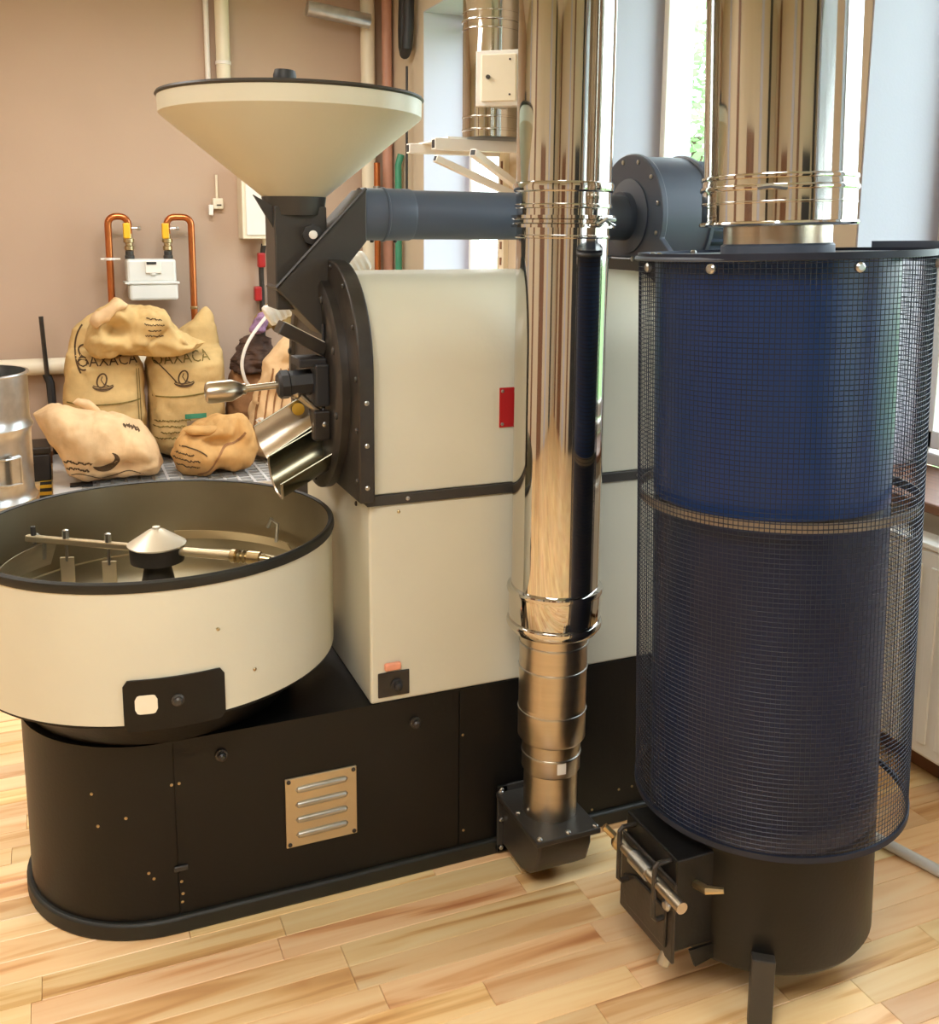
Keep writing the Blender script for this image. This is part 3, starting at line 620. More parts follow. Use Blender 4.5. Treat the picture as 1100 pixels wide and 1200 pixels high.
for i in range(12):
    a = 2 * PI * i / 12 + .3
    if math.sin(a) > -.55: screw(F_, (.832, fy + .148 * math.cos(a), fz + .148 * math.sin(a)), (-1, 0, 0), .006, .005, 'galv', 'bolt')
MB().box(.85, .98, .25, .52, 1.478, 1.56).build('outlet_box', 'navyduct', F_, smooth=0, bevel=.004)
mo = MB().lathe((.987, fy, fz), [(.085, 0), (.085, .18), (.07, .195), (.0, .195)], (1, 0, 0), 32).build('motor', 'navyduct', F_)
for i in range(16):
    a = 2 * PI * i / 16; cc = Vector((0, math.cos(a), math.sin(a)))
    MB().bar(Vector((1.0, fy, fz)) + cc * .09, Vector((1.16, fy, fz)) + cc * .09, .004, .014, tuple(cc)).build('motor_fin', 'navyduct', mo, smooth=0)
MB().box(1.0, 1.12, fy - .05, fy + .05, fz + .085, fz + .15).build('terminal_box', 'navyduct', mo, smooth=0, bevel=.004)
MB().box(.84, 1.14, .18, .41, 1.43, 1.478).build('blower_foot', 'iron', F_, smooth=0, bevel=.003)
MB().box(.832, 1.14, .19, .40, 0, 1.43).build('blower_stand', 'iron', F_, smooth=0, bevel=.003)

# ------------------------------------------------------------------ wall chimney on its bracket
K = thing('wall_chimney', (1.42, 2.575, 1.99), 'shiny steel chimney with a pale cleaning door, standing on white wall bracket arms', 'chimney')
cx, cy, cr = 1.42, 2.575, .138
MB().lathe((cx, cy, 0), [(cr, 1.995), (cr, ZC)], n=56).build('pipe_section', 'chrome', K)
for z, h, b_ in ((2.03, .012, .004), (2.09, .010, .003), (2.50, .010, .004), (2.54, .014, .007), (2.58, .008, .003), (2.92, .012, .004), (2.97, .014, .006)):
    ring(K, (cx, cy), z, cr, h, bulge=b_)
dn = Vector((-.62, -.78, 0)).normalized(); dt_ = Vector((-dn.y, dn.x, 0))
def kbox(c, hw, d0, d1, z0, z1):
    v = [Vector((cx, cy, 0)) + dn * d + dt_ * (c + s * hw) + Vector((0, 0, z)) for z in (z0, z1) for d, s in ((d0, -1), (d1, -1), (d1, 1), (d0, 1))]
    return MB().add(v, [(0, 3, 2, 1), (4, 5, 6, 7), (0, 1, 5, 4), (1, 2, 6, 5), (2, 3, 7, 6), (3, 0, 4, 7)])
kd = kbox(.075, .105, .08, .165, 2.13, 2.385).build('door_frame', 'white', K, smooth=0, bevel=.004)
kbox(.085, .085, .165, .178, 2.15, 2.365).build('cleaning_door', 'ivory', kd, smooth=0, bevel=.004)
q = Vector((cx, cy, 2.262)) + dn * .178 + dt_ * .035; MB().lathe(q, [(.010, 0), (.010, .01), (.0, .01)], dn, 14).build('door_lock', 'iron', kd)
for z in (2.18, 2.34): screw(kd, Vector((cx, cy, z)) + dn * .178 + dt_ * .14, dn, .005, .004, 'iron2')
V = thing('wall_bracket', (XR, 2.75, 1.95), 'white steel wall bracket with two level arms and slanted struts carrying the wall chimney', 'bracket')
def hollow(name, p, q, w, parent):
    o = MB().bar(p, q, w, w).build(name, 'white', parent, smooth=0, bevel=.003)
    d = (Vector(q) - Vector(p)).normalized(); MB().bar(Vector(p) - d * .001, Vector(p) + d * .002, w * .7, w * .7).build('arm_end', 'dark', o, smooth=0); return o  # dark patch on the solid bar stands for shade inside an open tube
hollow('bracket_arm', (1.12, 2.575, 1.958), (XR - .02, 2.575, 1.958), .055, V); hollow('bracket_arm', (1.12, 2.95, 1.962), (XR - .02, 2.95, 1.962), .05, V)
hollow('bracket_strut', (1.12, 2.55, 1.888), (XR - .02, 2.62, 1.70), .034, V); hollow('bracket_strut', (1.20, 2.27, 1.90), (XR - .02, 2.62, 1.74), .034, V)
MB().box(1.19, 1.60, 2.56, 2.98, 1.985, 1.995).build('bracket_plate', 'white', V, smooth=0)
rl = MB().box(XR - .03, XR, 2.86, 2.92, 1.2, 2.2).build('wall_rail', 'ivory', V, smooth=0, bevel=.003)
for i in range(9): MB().box(XR - .034, XR - .029, 2.88, 2.90, 1.36 + i * .085, 1.40 + i * .085).build('rail_slot', 'sillwood', rl, smooth=0)

# ------------------------------------------------------------------ pipes and fittings at the back wall
yw = YB
def pipe_thing(name, pts, r, m, label, cat='pipe', n=12, clips=(), clipr=None):
    o = thing(name, pts[0], label, cat); MB().tube(pts, r, n).build('tube', m, o)
    for c in clips: MB().lathe(Vector(c) - Vector((0, 0, .012)), [((clipr or r) + .001, 0), ((clipr or r) + .006, .002), ((clipr or r) + .006, .022), ((clipr or r) + .001, .024)], n=20).build('clip', 'white' if m != 'copper' else 'galv', o)
    return o
pipe_thing('drain_pipe', [(.50, YB, 2.14), (.50, 4.90, 2.145), (.50, 4.875, 2.17), (.50, 4.87, 2.22), (.50, 4.87, ZC)], .046, 'ivory', 'thick off-white pipe with a socket joint, rising above the left part of the hopper', n=20, clips=((.50, 4.87, 2.46), (.50, 4.87, 2.62)), clipr=.046)
pipe_thing('conduit', [(.405, 4.91, 2.2), (.405, 4.91, ZC)], .018, 'white', 'thin white conduit left beside the thick off-white wall pipe', 'conduit')
pipe_thing('riser_pipe', [(1.49, 4.86, .05), (1.49, 4.86, ZC)], .05, 'ivory', 'ivory riser pipe in the room corner behind the hopper rim', n=20, clips=((1.49, 4.86, 2.2),), clipr=.05)
pipe_thing('pale_pipe', [(1.61, 4.80, .05), (1.61, 4.80, ZC)], .035, 'salmon', 'salmon coloured corner pipe standing right of the ivory riser', n=14)
pipe_thing('green_pipe', [(1.61, 4.565, .05), (1.61, 4.565, 1.98), (1.63, 4.565, 2.05)], .024, 'green', 'thin green pipe rising in the corner above the slate blue duct')
pipe_thing('copper_riser', [(1.50, 4.70, .0), (1.50, 4.70, 2.0)], .022, 'copper', 'short copper riser with a clip, right below the hopper edge', clips=((1.50, 4.70, 1.83),))
pipe_thing('cross_pipe', [(1.04, 4.75, 2.99), (1.47, 4.75, 2.94)], .05, 'galv', 'grey pipe crossing the top of the tan wall beside the ivory riser', n=16)
pipe_thing('black_cable', [(1.60, 4.35, 2.6), (1.60, 4.355, 2.2), (1.60, 4.36, 1.6)], .008, 'dark', 'thin dark cable dropping from the black hose loop', 'cable')
hp = [(1.61, 4.42, 3.18), (1.60, 4.42, 2.84), (1.595, 4.40, 2.73), (1.59, 4.36, 2.68), (1.59, 4.32, 2.71), (1.595, 4.30, 2.84), (1.60, 4.30, 3.18)]
pipe_thing('hose_loop', hp, .036, 'dark', 'thick grey black hose loop hanging beside the window reveal at the top', 'hose')
# gas meter with its two copper lines
G = thing('gas_meter', (-.03, 4.80, 1.08), 'pale grey gas meter box on the tan wall between two copper pipes', 'meter')
MB().box(-.180, .125, 4.68, 4.86, 1.195, 1.345).build('upper_case', 'meter', G, smooth=0, bevel=.016)
MB().box(-.170, .133, 4.68, 4.86, 1.08, 1.19).build('lower_case', 'meter', G, smooth=0, bevel=.016)
MB().box(-.196, .142, 4.67, 4.87, 1.186, 1.200).build('seam_flange', 'meter', G, smooth=0, bevel=.003)
di = MB().box(-.068, .03, 4.665, 4.69, 1.255, 1.335).build('dial_plate', 'white', G, smooth=0, bevel=.004)
MB().box(-.06, .0, 4.660, 4.666, 1.312, 1.328).build('counter_window', 'dark', di, smooth=0); MB().ball((-.02, 4.675, 1.25), .02, 12, (1, .5, .6)).build('seal_knob', 'meter', di)
for x in (-.152, .088): MB().lathe((x, 4.78, 1.345), [(.030, 0), (.030, .02), (.026, .025), (.026, .05)], n=16).build('connector', 'iron', G)
def gas(name, xv, xs, zt, zb, label, side):
    o = thing(name, (xs, 4.80, zb), label, 'pipe', 'copper pipes of the gas meter')
    r = .022; pts = [(xs, 4.79, zb)] + [(xs, 4.79, zt - .06)]
    s = 1 if xv > xs else -1
    for i in range(1, 6):
        a = PI / 2 * i / 5; pts.append((xs + s * .05 * (1 - math.cos(a)), 4.79, zt - .06 + .05 * math.sin(a)))
    for i in range(0, 6):
        a = PI / 2 * i / 5; pts.append((xv - s * .05 * (1 - math.sin(a)), 4.79, zt - .06 + .05 * math.cos(a)))
    pts.append((xv, 4.79, 1.505)); MB().tube(pts, r, 12).build('tube', 'copper', o)
    MB().box(xv + side * .012 - .022, xv + side * .012 + .022, 4.75, 4.80, 1.475, 1.575).build('valve_handle', 'yellow', o, smooth=0, bevel=.008)
    MB().lathe((xv, 4.79, 1.3965), [(.020, 0), (.030, .005), (.030, .03), (.024, .034), (.024, .05), (.034, .054), (.034, .078), (.024, .082), (.024, .11)], n=12).build('union', 'brass', o)
    MB().cyl((xv - side * .02, 4.79, 1.54), (xv - side * .062, 4.79, 1.54), .008, 8).build('valve_stem', 'galv', o); MB().ball((xv - side * .065, 4.79, 1.54), .015, 8).build('stem_knob', 'galv', o)
    return o
g1 = gas('gas_pipe', -.152, -.275, 1.625, .85, 'copper gas pipe with yellow valve at the left side of the grey meter', -1)
MB().lathe((-.275, 4.79, 1.335), [(.023, 0), (.032, .002), (.032, .016), (.023, .018)], n=16).bar((-.33, 4.79, 1.345), (-.21, 4.79, 1.345), .012, .012).build('pipe_clip', 'white', g1)
g2 = gas('gas_pipe', .088, .243, 1.625, .45, 'copper gas pipe with yellow valve at the right side of the grey meter', -1)
ring(g2, (.243, 4.79), 1.02, .022, .02, 'brass', 'solder_joint', .004)
k_ = thing('wall_socket', (.44, 4.90, 1.71), 'small ivory wall socket with a plug below a short conduit', 'socket')
MB().box(.405, .475, 4.89, YB, 1.672, 1.745).build('socket_box', 'ivory', k_, smooth=0, bevel=.008); MB().box(.375, .405, 4.88, 4.92, 1.63, 1.70).build('plug', 'white', k_, smooth=0, bevel=.005)
MB().box(.43, .46, 4.884, 4.89, 1.695, 1.703).build('socket_slot', 'dark', k_, smooth=0); MB().cyl((.437, 4.92, 1.745), (.437, 4.92, 1.90), .009, 8).build('conduit', 'ivory', k_)
x_ = thing('control_box', (.68, 4.86, 1.47), 'white wall control box partly hidden behind the hopper neck', 'box')
MB().box(.575, .83, 4.76, YB, 1.475, 1.96).build('case', 'ivory', x_, smooth=0, bevel=.006); MB().box(.60, .81, 4.75, 4.762, 1.50, 1.94).build('cover', 'white', x_, smooth=0, bevel=.004)
MB().cyl((.74, 4.86, 1.475), (.74, 4.86, 1.43), .018, 10).build('cable_gland', 'ivory', x_)
kk = pipe_thing('cable_drop', [(.735, 4.87, 1.44), (.715, 4.88, 1.3), (.715, 4.88, .75)], .018, 'iron2', 'dark cable with two red clamps dropping from the white control box', 'cable')
for z, dx in ((1.33, 0), (1.10, -.03)): MB().box(.69 + dx, .74 + dx, 4.84, 4.90, z - .05, z + .05).build('red_clamp', 'red', kk, smooth=0, bevel=.01)
MB().box(.745, .765, 4.85, 4.9, .93, 1.16).build('white_clip', 'white', kk, smooth=0, bevel=.004)
pts = [(.80, 4.25, 1.02), (.76, 4.25, 1.06), (.68, 4.25, 1.05), (.58, 4.25, .95), (.49, 4.25, .82), (.455, 4.25, .70), (.47, 4.25, .60), (.50, 4.25, .55)]
def smooth_pts(p, n=6):
    p = [Vector(q) for q in p]; out = []
    for i in range(len(p) - 1):
        a, b, c, d = p[max(i - 1, 0)], p[i], p[i + 1], p[min(i + 2, len(p) - 1)]
        for k in range(n):
            t = k / n; out.append(.5 * ((2 * b) + (c - a) * t + (2 * a - 5 * b + 4 * c - d) * t * t + (3 * b - a - 3 * c + d) * t ** 3))
    return out + [p[-1]]
pipe_thing('white_cable', smooth_pts(pts), .011, 'white', 'white cable forming a loop in front of the tan wall beside the brown sack', 'cable', n=8)
pipe_thing('wall_pipe', [(-2.6, 4.86, .655), (.2, 4.86, .655)], .054, 'ivory', 'thick ivory pipe running level along the tan wall behind the steel drum', n=20)
o = thing('pole', (-.70, 4.78, .0), 'thin dark pole leaning at the tan wall left of the sacks', 'pole')
MB().tube([(-.655, 4.76, .02), (-.675, 4.84, .55), (-.70, 4.87, .62)], .026, 8).build('lower_tube', 'dark', o)
MB().tube([(-.69, 4.80, .60), (-.705, 4.79, .985)], .014, 8).build('upper_tube', 'iron2', o)
o = thing('white_hose', (.0, 1.0, 1.3), 'ribbed white plastic hose slanting behind the black feed chute', 'hose')
hz = MB(); p0, p1 = Vector((-.02, 1.0, 1.278)), Vector((.300, 1.0, 1.452)); prof = []
L_ = (p1 - p0).length
for i in range(41): prof.append((.032 + .003 * (i % 2), L_ * i / 40))
hz.lathe(p0, prof, p1 - p0, 20).build('ribbed_tube', 'white', o)
MB().box(.315, .345, .985, 1.015, .0, 1.40).box(.26, .345, .985, 1.015, 1.385, 1.40).build('hose_stand', 'dark', o, smooth=0)
# steel drum
o = thing('steel_drum', (-1.02, 2.95, 0), 'open shiny steel drum at the left edge of the picture', 'drum')
dp = [(.262, 0)]
for z in [i * .02 for i in range(1, 44)]:
    b_ = sum(.014 * math.exp(-((z - c) / .016) ** 2) for c in (.30, .64)); dp.append((.262 + b_, z))
dp += [(.262, .88), (.258, .88)] + [(.258 , .86), (.258, .02), (.0, .02)]
MB().lathe((-1.02, 2.95, 0), dp, n=72, cap0=True, cap1=False).build('drum_body', 'galv', o, smooth=40)
MB().lathe((-1.02, 2.95, .878), [(.256, 0), (.268, 0), (.271, .006), (.268, .012), (.256, .012), (.256, 0)], n=72, cap0=False, cap1=False).build('drum_rim', 'galv', o)
a = math.radians(-58); q = Vector((-1.02 + .265 * math.cos(a), 2.95 + .265 * math.sin(a), .44)); dd = Vector((math.cos(a), math.sin(a), 0)); tt = Vector((-dd.y, dd.x, 0))
MB().tube([q - tt * .02 + Vector((0, 0, .08)), q + dd * .03 + Vector((0, 0, .08)), q + dd * .03 + tt * .07 + Vector((0, 0, .08)), q + dd * .03 + tt * .07 + Vector((0, 0, -.04)), q + dd * .03 + Vector((0, 0, -.04)), q - tt * .02 + Vector((0, 0, -.04))], .006, 8).build('lid_toggle', 'galv', o)
MB().bar(q + dd * .02 + tt * .05 + Vector((0, 0, -.05)), q + dd * .02 + tt * .05 + Vector((0, 0, .09)), .05, .02, tuple(dd)).build('toggle_plate', 'galv', o, smooth=0, bevel=.004)
# platform under the sacks, hazard tape, black case
P_ = thing('slatted_platform', (.15, 4.2, 0), 'low grey plastic grid platform carrying the jute sacks', 'platform')
MB().box(-.68, 1.10, 3.55, 4.70, 0, .07).build('platform_base', 'dark', P_, smooth=0)
px0 = None
for i in range(24):
    x = -.68 + i * 1.765 / 23
    if i == 0:
        px0 = MB().box(-.008, .008, -.575, .575, .07, .10).build('grid_bar', 'grid', None, smooth=0); px0.parent = P_; c = px0
    else: c = copy_part(px0, P_, (0, 0, 0))
    c.location = Vector((x, 4.125, 0)) - P_.location
py0 = None
for i in range(17):
    yy = 3.56 + i * 1.13 / 16
    if i == 0: py0 = MB().box(-.89, .89, -.008, .008, .071, .099).build('grid_bar', 'grid', None, smooth=0); py0.parent = P_; c = py0
    else: c = copy_part(py0, P_, (0, 0, 0))
    c.location = Vector((.21, yy, 0)) - P_.location
MB().box(-.68, -.54, 3.55, 4.70, .098, .104).build('solid_edge', 'grid', P_, smooth=0)
MB().box(-.60, -.48, 3.78, 3.86, .102, .112).build('handle_recess', 'dark', P_, smooth=0)
Hz = thing('hazard_tape', (-.735, 3.9, 0), 'black and yellow hazard tape on the floor beside the grid platform', 'tape')
for i in range(16):
    y0 = 3.3 + i * .085; MB().box(-.765, -.70, y0, y0 + .085, .0005, .002).build('tape_stripe', 'yellow' if i % 2 else 'dark', Hz, smooth=0)
o = thing('black_case', (-.80, 4.55, 0), 'low black case on the floor behind the steel drum at the tan wall', 'case')
MB().box(-.98, -.70, 4.42, 4.70, .0, .17).build('case_body', 'dark', o, smooth=0, bevel=.01); MB().box(-.985, -.695, 4.415, 4.70, .17, .215).build('case_lid', 'iron2', o, smooth=0, bevel=.01)
MB().tube([(-.9, 4.415, .12), (-.9, 4.39, .12), (-.8, 4.39, .12), (-.8, 4.415, .12)], .008, 8).build('case_handle', 'iron', o)

# ------------------------------------------------------------------ jute sacks
def interp(tab, t):
    for a, b in zip(tab, tab[1:]):
        if t <= b[0]:
            f = (t - a[0]) / (b[0] - a[0]) if b[0] > a[0] else 0; f = f * f * (3 - 2 * f) * .5 + f * .5
            return [p + (q - p) * f for p, q in zip(a[1:], b[1:])]
    return list(tab[-1][1:])
def sack(name, axis, tab, m, parent, amp=.02, freq=5, n=64, rows=72, ex=2.6, seed=0, fold=0., zmin=.108, dents=()):
    """axis 'z': rows (z, x0, x1, yc, ry); axis 'x': rows (x, z0, z1, yc, ry)"""
    rs = []; t0, t1 = tab[0][0], tab[-1][0]
    for k in range(rows + 1):
        t = t0 + (t1 - t0) * k / rows; a, b, yc, ry = interp(tab, t); rs_ = []
        e0 = min(1, max(.0, k / rows * 7)); e1 = min(1, (1 - k / rows) * 7); sh = math.sqrt(max(.02, 1 - (1 - min(e0, e1)) ** 2)) if axis == 'z' else math.sqrt(max(.02, 1 - (1 - min(e0, e1)) ** 2))
        for i in range(n):
            th = 2 * PI * i / n; c, s = math.cos(th), math.sin(th)
            cc = math.copysign(abs(c) ** (2 / ex), c); ss = math.copysign(abs(s) ** (2 / ex), s)
            w = (a + b) / 2 + (b - a) / 2 * cc * sh; y = yc + ry * ss * sh
            P = Vector((w, y, t)) if axis == 'z' else Vector((t, y, w))
            nv = Vector((cc, ss, 0)) if axis == 'z' else Vector((0, ss, cc))
            q = P * freq + Vector((seed * 7.1, seed * 3.3, seed))
            dsp = noise.noise(q) * amp + noise.noise(q * 2.3) * amp * .4 - amp * .38 * max(0, 1 - abs(noise.noise(q * 1.2 + Vector((3, 9, 1)))) * 5) - amp * .12 * max(0, 1 - abs(noise.noise(q * 3.1)) * 5)
            if fold: dsp += fold * math.sin(P.x * 38 + noise.noise(q * .7) * 5 + P.z * 14) * (.5 + .5 * noise.noise(q * .5 + Vector((5, 5, 5))))
            for (dx, dz, rx, rz, dep) in dents:
                if nv.y < 0: P.y += dep * math.exp(-((P.x - dx) / rx) ** 2 - ((P.z - dz) / rz) ** 2) * -nv.y
            P = P + nv * dsp * min(1, sh * 1.3); P.z = max(P.z, zmin); rs_.append(P)
        rs.append(rs_)
    mb = MB().rings(rs); o = mb.build(name, m, parent, smooth=80, sub=0)
    return o, BVHTree.FromPolygons([tuple(v) for v in mb.v], mb.f)
def stamp(bvh, vs, fs, m, name, parent, lift=.004):
    """lay flat print (x, z) on a sack by projecting it from the room side"""
    out = []; ok = []
    for (x, z) in vs:
        h = bvh.ray_cast(Vector((x - .12, -1, z)), Vector((0.02, 1, 0)).normalized())[0]
        ok.append(h is not None); out.append((h + Vector((0, -lift, 0))) if h is not None else Vector((x, 4.4, z)))
    f2 = [f for f in fs if all(ok[i] for i in f)]
    if not f2: return None
    mb = MB(); mb.add(out, f2); used = sorted({i for f in f2 for i in f}); mp = {u: i for i, u in enumerate(used)}
    m2 = MB(); m2.add([out[u] for u in used], [tuple(mp[i] for i in f) for f in f2])
    o = m2.build(name, m, parent, smooth=0); return o
def text_mesh(txt, size):
    c = bpy.data.curves.new('print', 'FONT'); c.body = txt; c.size = size; c.align_x = 'CENTER'; c.resolution_u = 2
    o = bpy.data.objects.new('print', c); COL.objects.link(o)
    dg = bpy.context.evaluated_depsgraph_get(); dg.update(); me = o.evaluated_get(dg).to_mesh()
    b = bmesh.new(); b.from_mesh(me); bmesh.ops.triangulate(b, faces=b.faces)
    for _ in range(2):
        lng = [e for e in b.edges if e.calc_length() > size * .22]
        if lng: bmesh.ops.subdivide_edges(b, edges=lng, cuts=1)
        bmesh.ops.triangulate(b, faces=b.faces)
    vs = [(v.co.x, v.co.y) for v in b.verts]; b.verts.index_update(); fs = [tuple(v.index for v in f.verts) for f in b.faces]; b.free()
    bpy.data.objects.remove(o); bpy.data.curves.remove(c); return vs, fs
def put(tm, x, z, rot=0, sx=1): 
    vs, fs = tm; c, s = math.cos(rot), math.sin(rot); return [(x + (a * sx) * c - b * s, z + (a * sx) * s + b * c) for a, b in vs], fs
def stroke(pts, w):
    vs = []; fs = []
    for i, p in enumerate(pts):
        a = pts[max(i - 1, 0)]; b = pts[min(i + 1, len(pts) - 1)]; d = Vector((b[0] - a[0], b[1] - a[1])).normalized()
        ww = w(i / (len(pts) - 1)) if callable(w) else w
        vs += [(p[0] - d.y * ww / 2, p[1] + d.x * ww / 2), (p[0] + d.y * ww / 2, p[1] - d.x * ww / 2)]
    for i in range(len(pts) - 1): fs.append((2 * i, 2 * i + 1, 2 * i + 3, 2 * i + 2))
    return vs, fs
def ell(cx, cz, rx, rz, a0, a1, n=24, rot=0):
    r = math.radians(rot); out = []
    for i in range(n + 1):
        t = math.radians(a0 + (a1 - a0) * i / n); a, b = rx * math.cos(t), rz * math.sin(t); out.append((cx + a * math.cos(r) - b * math.sin(r), cz + a * math.sin(r) + b * math.cos(r)))
    return out
def rows(bvh, x, z, w, n, gap, h, m, name, par, seed=0, slope=0.):
    q = random.Random(seed)
    for k in range(n):
        x0 = x - w / 2 + q.random() * .2 * w; x1 = x + w / 2 - q.random() * .25 * w
        pts = []
        nn = max(6, int((x1 - x0) / .006))
        for i in range(nn + 1):
            t = i / nn; pts.append((x0 + (x1 - x0) * t, z - k * gap + slope * (x0 + (x1 - x0) * t - x) + (q.random() - .5) * h * .6))
        stamp(bvh, *stroke(pts, lambda t: h * (.2 + .3 * abs(math.sin(t * 31 + k)))), m, name, par)
def emblem(bvh, x, z, s, par):
    stamp(bvh, *stroke(ell(x, z, s * .62, s, 20, 380, 28, -18), s * .22), 'ink', 'bean_emblem', par)
    stamp(bvh, *stroke([(x + s * .1, z + s * .6), (x - s * .1, z + .1 * s), (x + s * .25, z - s * .5), (x + .9 * s, z - .75 * s)], s * .14), 'ink', 'bean_emblem', par)
    stamp(bvh, *stroke(ell(x + s * .1, z - s * .55, s * 1.5, s * .75, 200, 345, 18), lambda t: s * .3 * math.sin(PI * t) + .004), 'ink', 'emblem_swoosh', par)
    stamp(bvh, *stroke(ell(x + s * .1, z - s * .35, s * 1.6, s * .55, 215, 330, 18), .006), 'ink', 'emblem_swoosh', par)

s1 = thing('jute_sack', (-.36, 4.42, .10), 'upright jute sack with round emblem, left of the two standing at the tan wall', 'sack', 'jute coffee sacks on the platform')
_, b1 = sack('cloth', 'z', [(.10, -.60, -.135, 4.42, .24), (.25, -.62, -.122, 4.42, .25), (.50, -.605, -.125, 4.42, .245), (.70, -.585, -.122, 4.43, .22), (.765, -.57, -.15, 4.46, .18), (.80, -.56, -.17, 4.56, .08), (.92, -.52, -.20, 4.56, .07), (1.0, -.47, -.24, 4.56, .05), (1.04, -.42, -.28, 4.56, .02)], 'jute', s1, amp=.018, seed=1, ex=3.2)
tm = text_mesh('OAXACA', .082)
stamp(b1, *put(tm, -.33, .725, .02), 'ink', 'printed_name', s1); emblem(b1, -.37, .64, .042, s1)
stamp(b1, *stroke(ell(-.37, .80, .14, .20, 130, 215, 20), .010), 'ink', 'printed_arc', s1)
stamp(b1, *stroke(ell(-.455, .80, .035, .03, -30, 250, 16), .010), 'ink', 'printed_curl', s1); stamp(b1, *stroke(ell(-.47, .735, .03, .03, 0, 300, 16), .010), 'ink', 'printed_curl', s1)
stamp(b1, *stroke([(-.59 + .44 * i / 24, .515 - .018 * math.sin(PI * i / 24)) for i in range(25)], .009), 'inkgreen', 'printed_line', s1)
for dx in (0, .014): stamp(b1, *stroke([(-.168 + dx, .12 + .60 * i / 24) for i in range(25)], .005), 'inkgreen', 'side_seam', s1)
s2 = thing('jute_sack', (.11, 4.42, .10), 'upright jute sack with emblem and printed lines, in front of the right copper pipe', 'sack', 'jute coffee sacks on the platform')
_, b2 = sack('cloth', 'z', [(.10, -.112, .34, 4.42, .24), (.25, -.118, .355, 4.42, .25), (.50, -.118, .36, 4.42, .245), (.70, -.118, .36, 4.42, .23), (.765, -.09, .36, 4.45, .19), (.80, -.05, .358, 4.53, .10), (.90, .10, .35, 4.53, .09), (.97, .20, .345, 4.53, .07), (1.02, .225, .335, 4.53, .05), (1.045, .24, .325, 4.53, .02)], 'jute', s2, amp=.018, seed=2, ex=3.2)
stamp(b2, *put(tm, .10, .725, .05), 'inkgreen', 'printed_name', s2); emblem(b2, .10, .64, .042, s2)
stamp(b2, *stroke([(-.06 + .12 * i / 12, .74 - .13 * (i / 12) ** 1.2) for i in range(13)], .008), 'ink', 'printed_arc', s2)
stamp(b2, *stroke([(-.12 + .47 * i / 24, .53 - .022 * math.sin(PI * i / 24) + .03 * i / 24) for i in range(25)], .009), 'inkgreen', 'printed_line', s2)
rows(b2, .04, .37, .26, 4, .036, .018, 'inkgreen', 'printed_row', s2, 3)
stamp(b2, *stroke([(.10 + .13 * i / 8, .395) for i in range(9)], .03), 'green', 'green_label', s2); stamp(b2, *stroke([(.11 + .13 * i / 8, .345) for i in range(9)], .05), 'galv', 'green_label', s2)
s3 = thing('jute_sack', (-.12, 4.26, .78), 'creased jute sack slumped across the tops of the two upright sacks', 'sack', 'jute coffee sacks on the platform')
_, b3 = sack('cloth', 'x', [(-.475, .80, .90, 4.26, .06), (-.44, .765, .985, 4.24, .14), (-.36, .765, 1.08, 4.24, .17), (-.29, .765, 1.125, 4.24, .17), (-.20, .765, 1.10, 4.24, .17), (-.09, .765, 1.085, 4.24, .18), (-.01, .77, 1.06, 4.24, .18), (.06, .785, .96, 4.24, .17), (.12, .80, .885, 4.24, .14), (.19, .815, .87, 4.25, .10), (.235, .83, .86, 4.26, .05)], 'jute', s3, amp=.045, freq=6, seed=3, ex=2.3, fold=.006, zmin=.775, dents=((-.30, .95, .085, .055, .12), (-.04, .90, .06, .05, .04)))
sack('folded_ear', 'x', [(-.44, .98, 1.02, 4.15, .03), (-.40, .96, 1.07, 4.14, .05), (-.34, .99, 1.09, 4.13, .05), (-.28, 1.07, 1.135, 4.12, .05), (-.22, 1.08, 1.11, 4.12, .03)], 'jutepale', s3, amp=.02, freq=9, n=20, rows=16, seed=4)
rows(b3, -.06, 1.01, .13, 4, .034, .016, 'ink', 'printed_row', s3, 5, -.1)
s4 = thing('jute_sack', (-.42, 3.98, .10), 'slumped pale jute sack lying at the platform corner beside the steel drum', 'sack', 'jute coffee sacks on the platform')
_, b4 = sack('cloth', 'x', [(-.77, .47, .53, 3.98, .03), (-.74, .42, .545, 3.97, .09), (-.68, .33, .545, 3.96, .16), (-.60, .14, .535, 3.92, .19), (-.50, .10, .52, 3.91, .21), (-.40, .10, .515, 3.91, .21), (-.30, .10, .47, 3.91, .21), (-.20, .10, .41, 3.91, .21), (-.12, .10, .33, 3.92, .19), (-.075, .12, .22, 3.98, .12)], 'jutepale', s4, amp=.03, freq=4.5, seed=5, ex=2.5, fold=.006, dents=((-.33, .215, .16, .028, .07), (-.60, .30, .05, .08, .05)))
sack('sack_ear', 'x', [(-.56, .54, .56, 4.0, .02), (-.53, .52, .575, 4.0, .04), (-.47, .49, .56, 4.0, .04), (-.41, .47, .515, 4.0, .03)], 'jutepale', s4, amp=.012, freq=9, n=18, rows=14, seed=6)
stamp(b4, *stroke(ell(-.39, .255, .07, .05, 200, 400, 20, 15), lambda t: .034 * math.sin(PI * t) + .004), 'ink', 'printed_emblem', s4)
rows(b4, -.53, .25, .16, 2, .04, .026, 'ink', 'printed_row', s4, 4, -.06); rows(b4, -.23, .42, .14, 1, .04, .03, 'ink', 'printed_row', s4, 6, -.6)
stamp(b4, *stroke([(-.58 + .40 * i / 20, .165 + .02 * math.sin(i * .5)) for i in range(21)], .006), 'ink', 'hem_line', s4)
s5 = thing('jute_sack', (.22, 3.98, .10), 'crumpled half empty tan jute sack slumped in the middle of the platform', 'sack', 'jute coffee sacks on the platform')
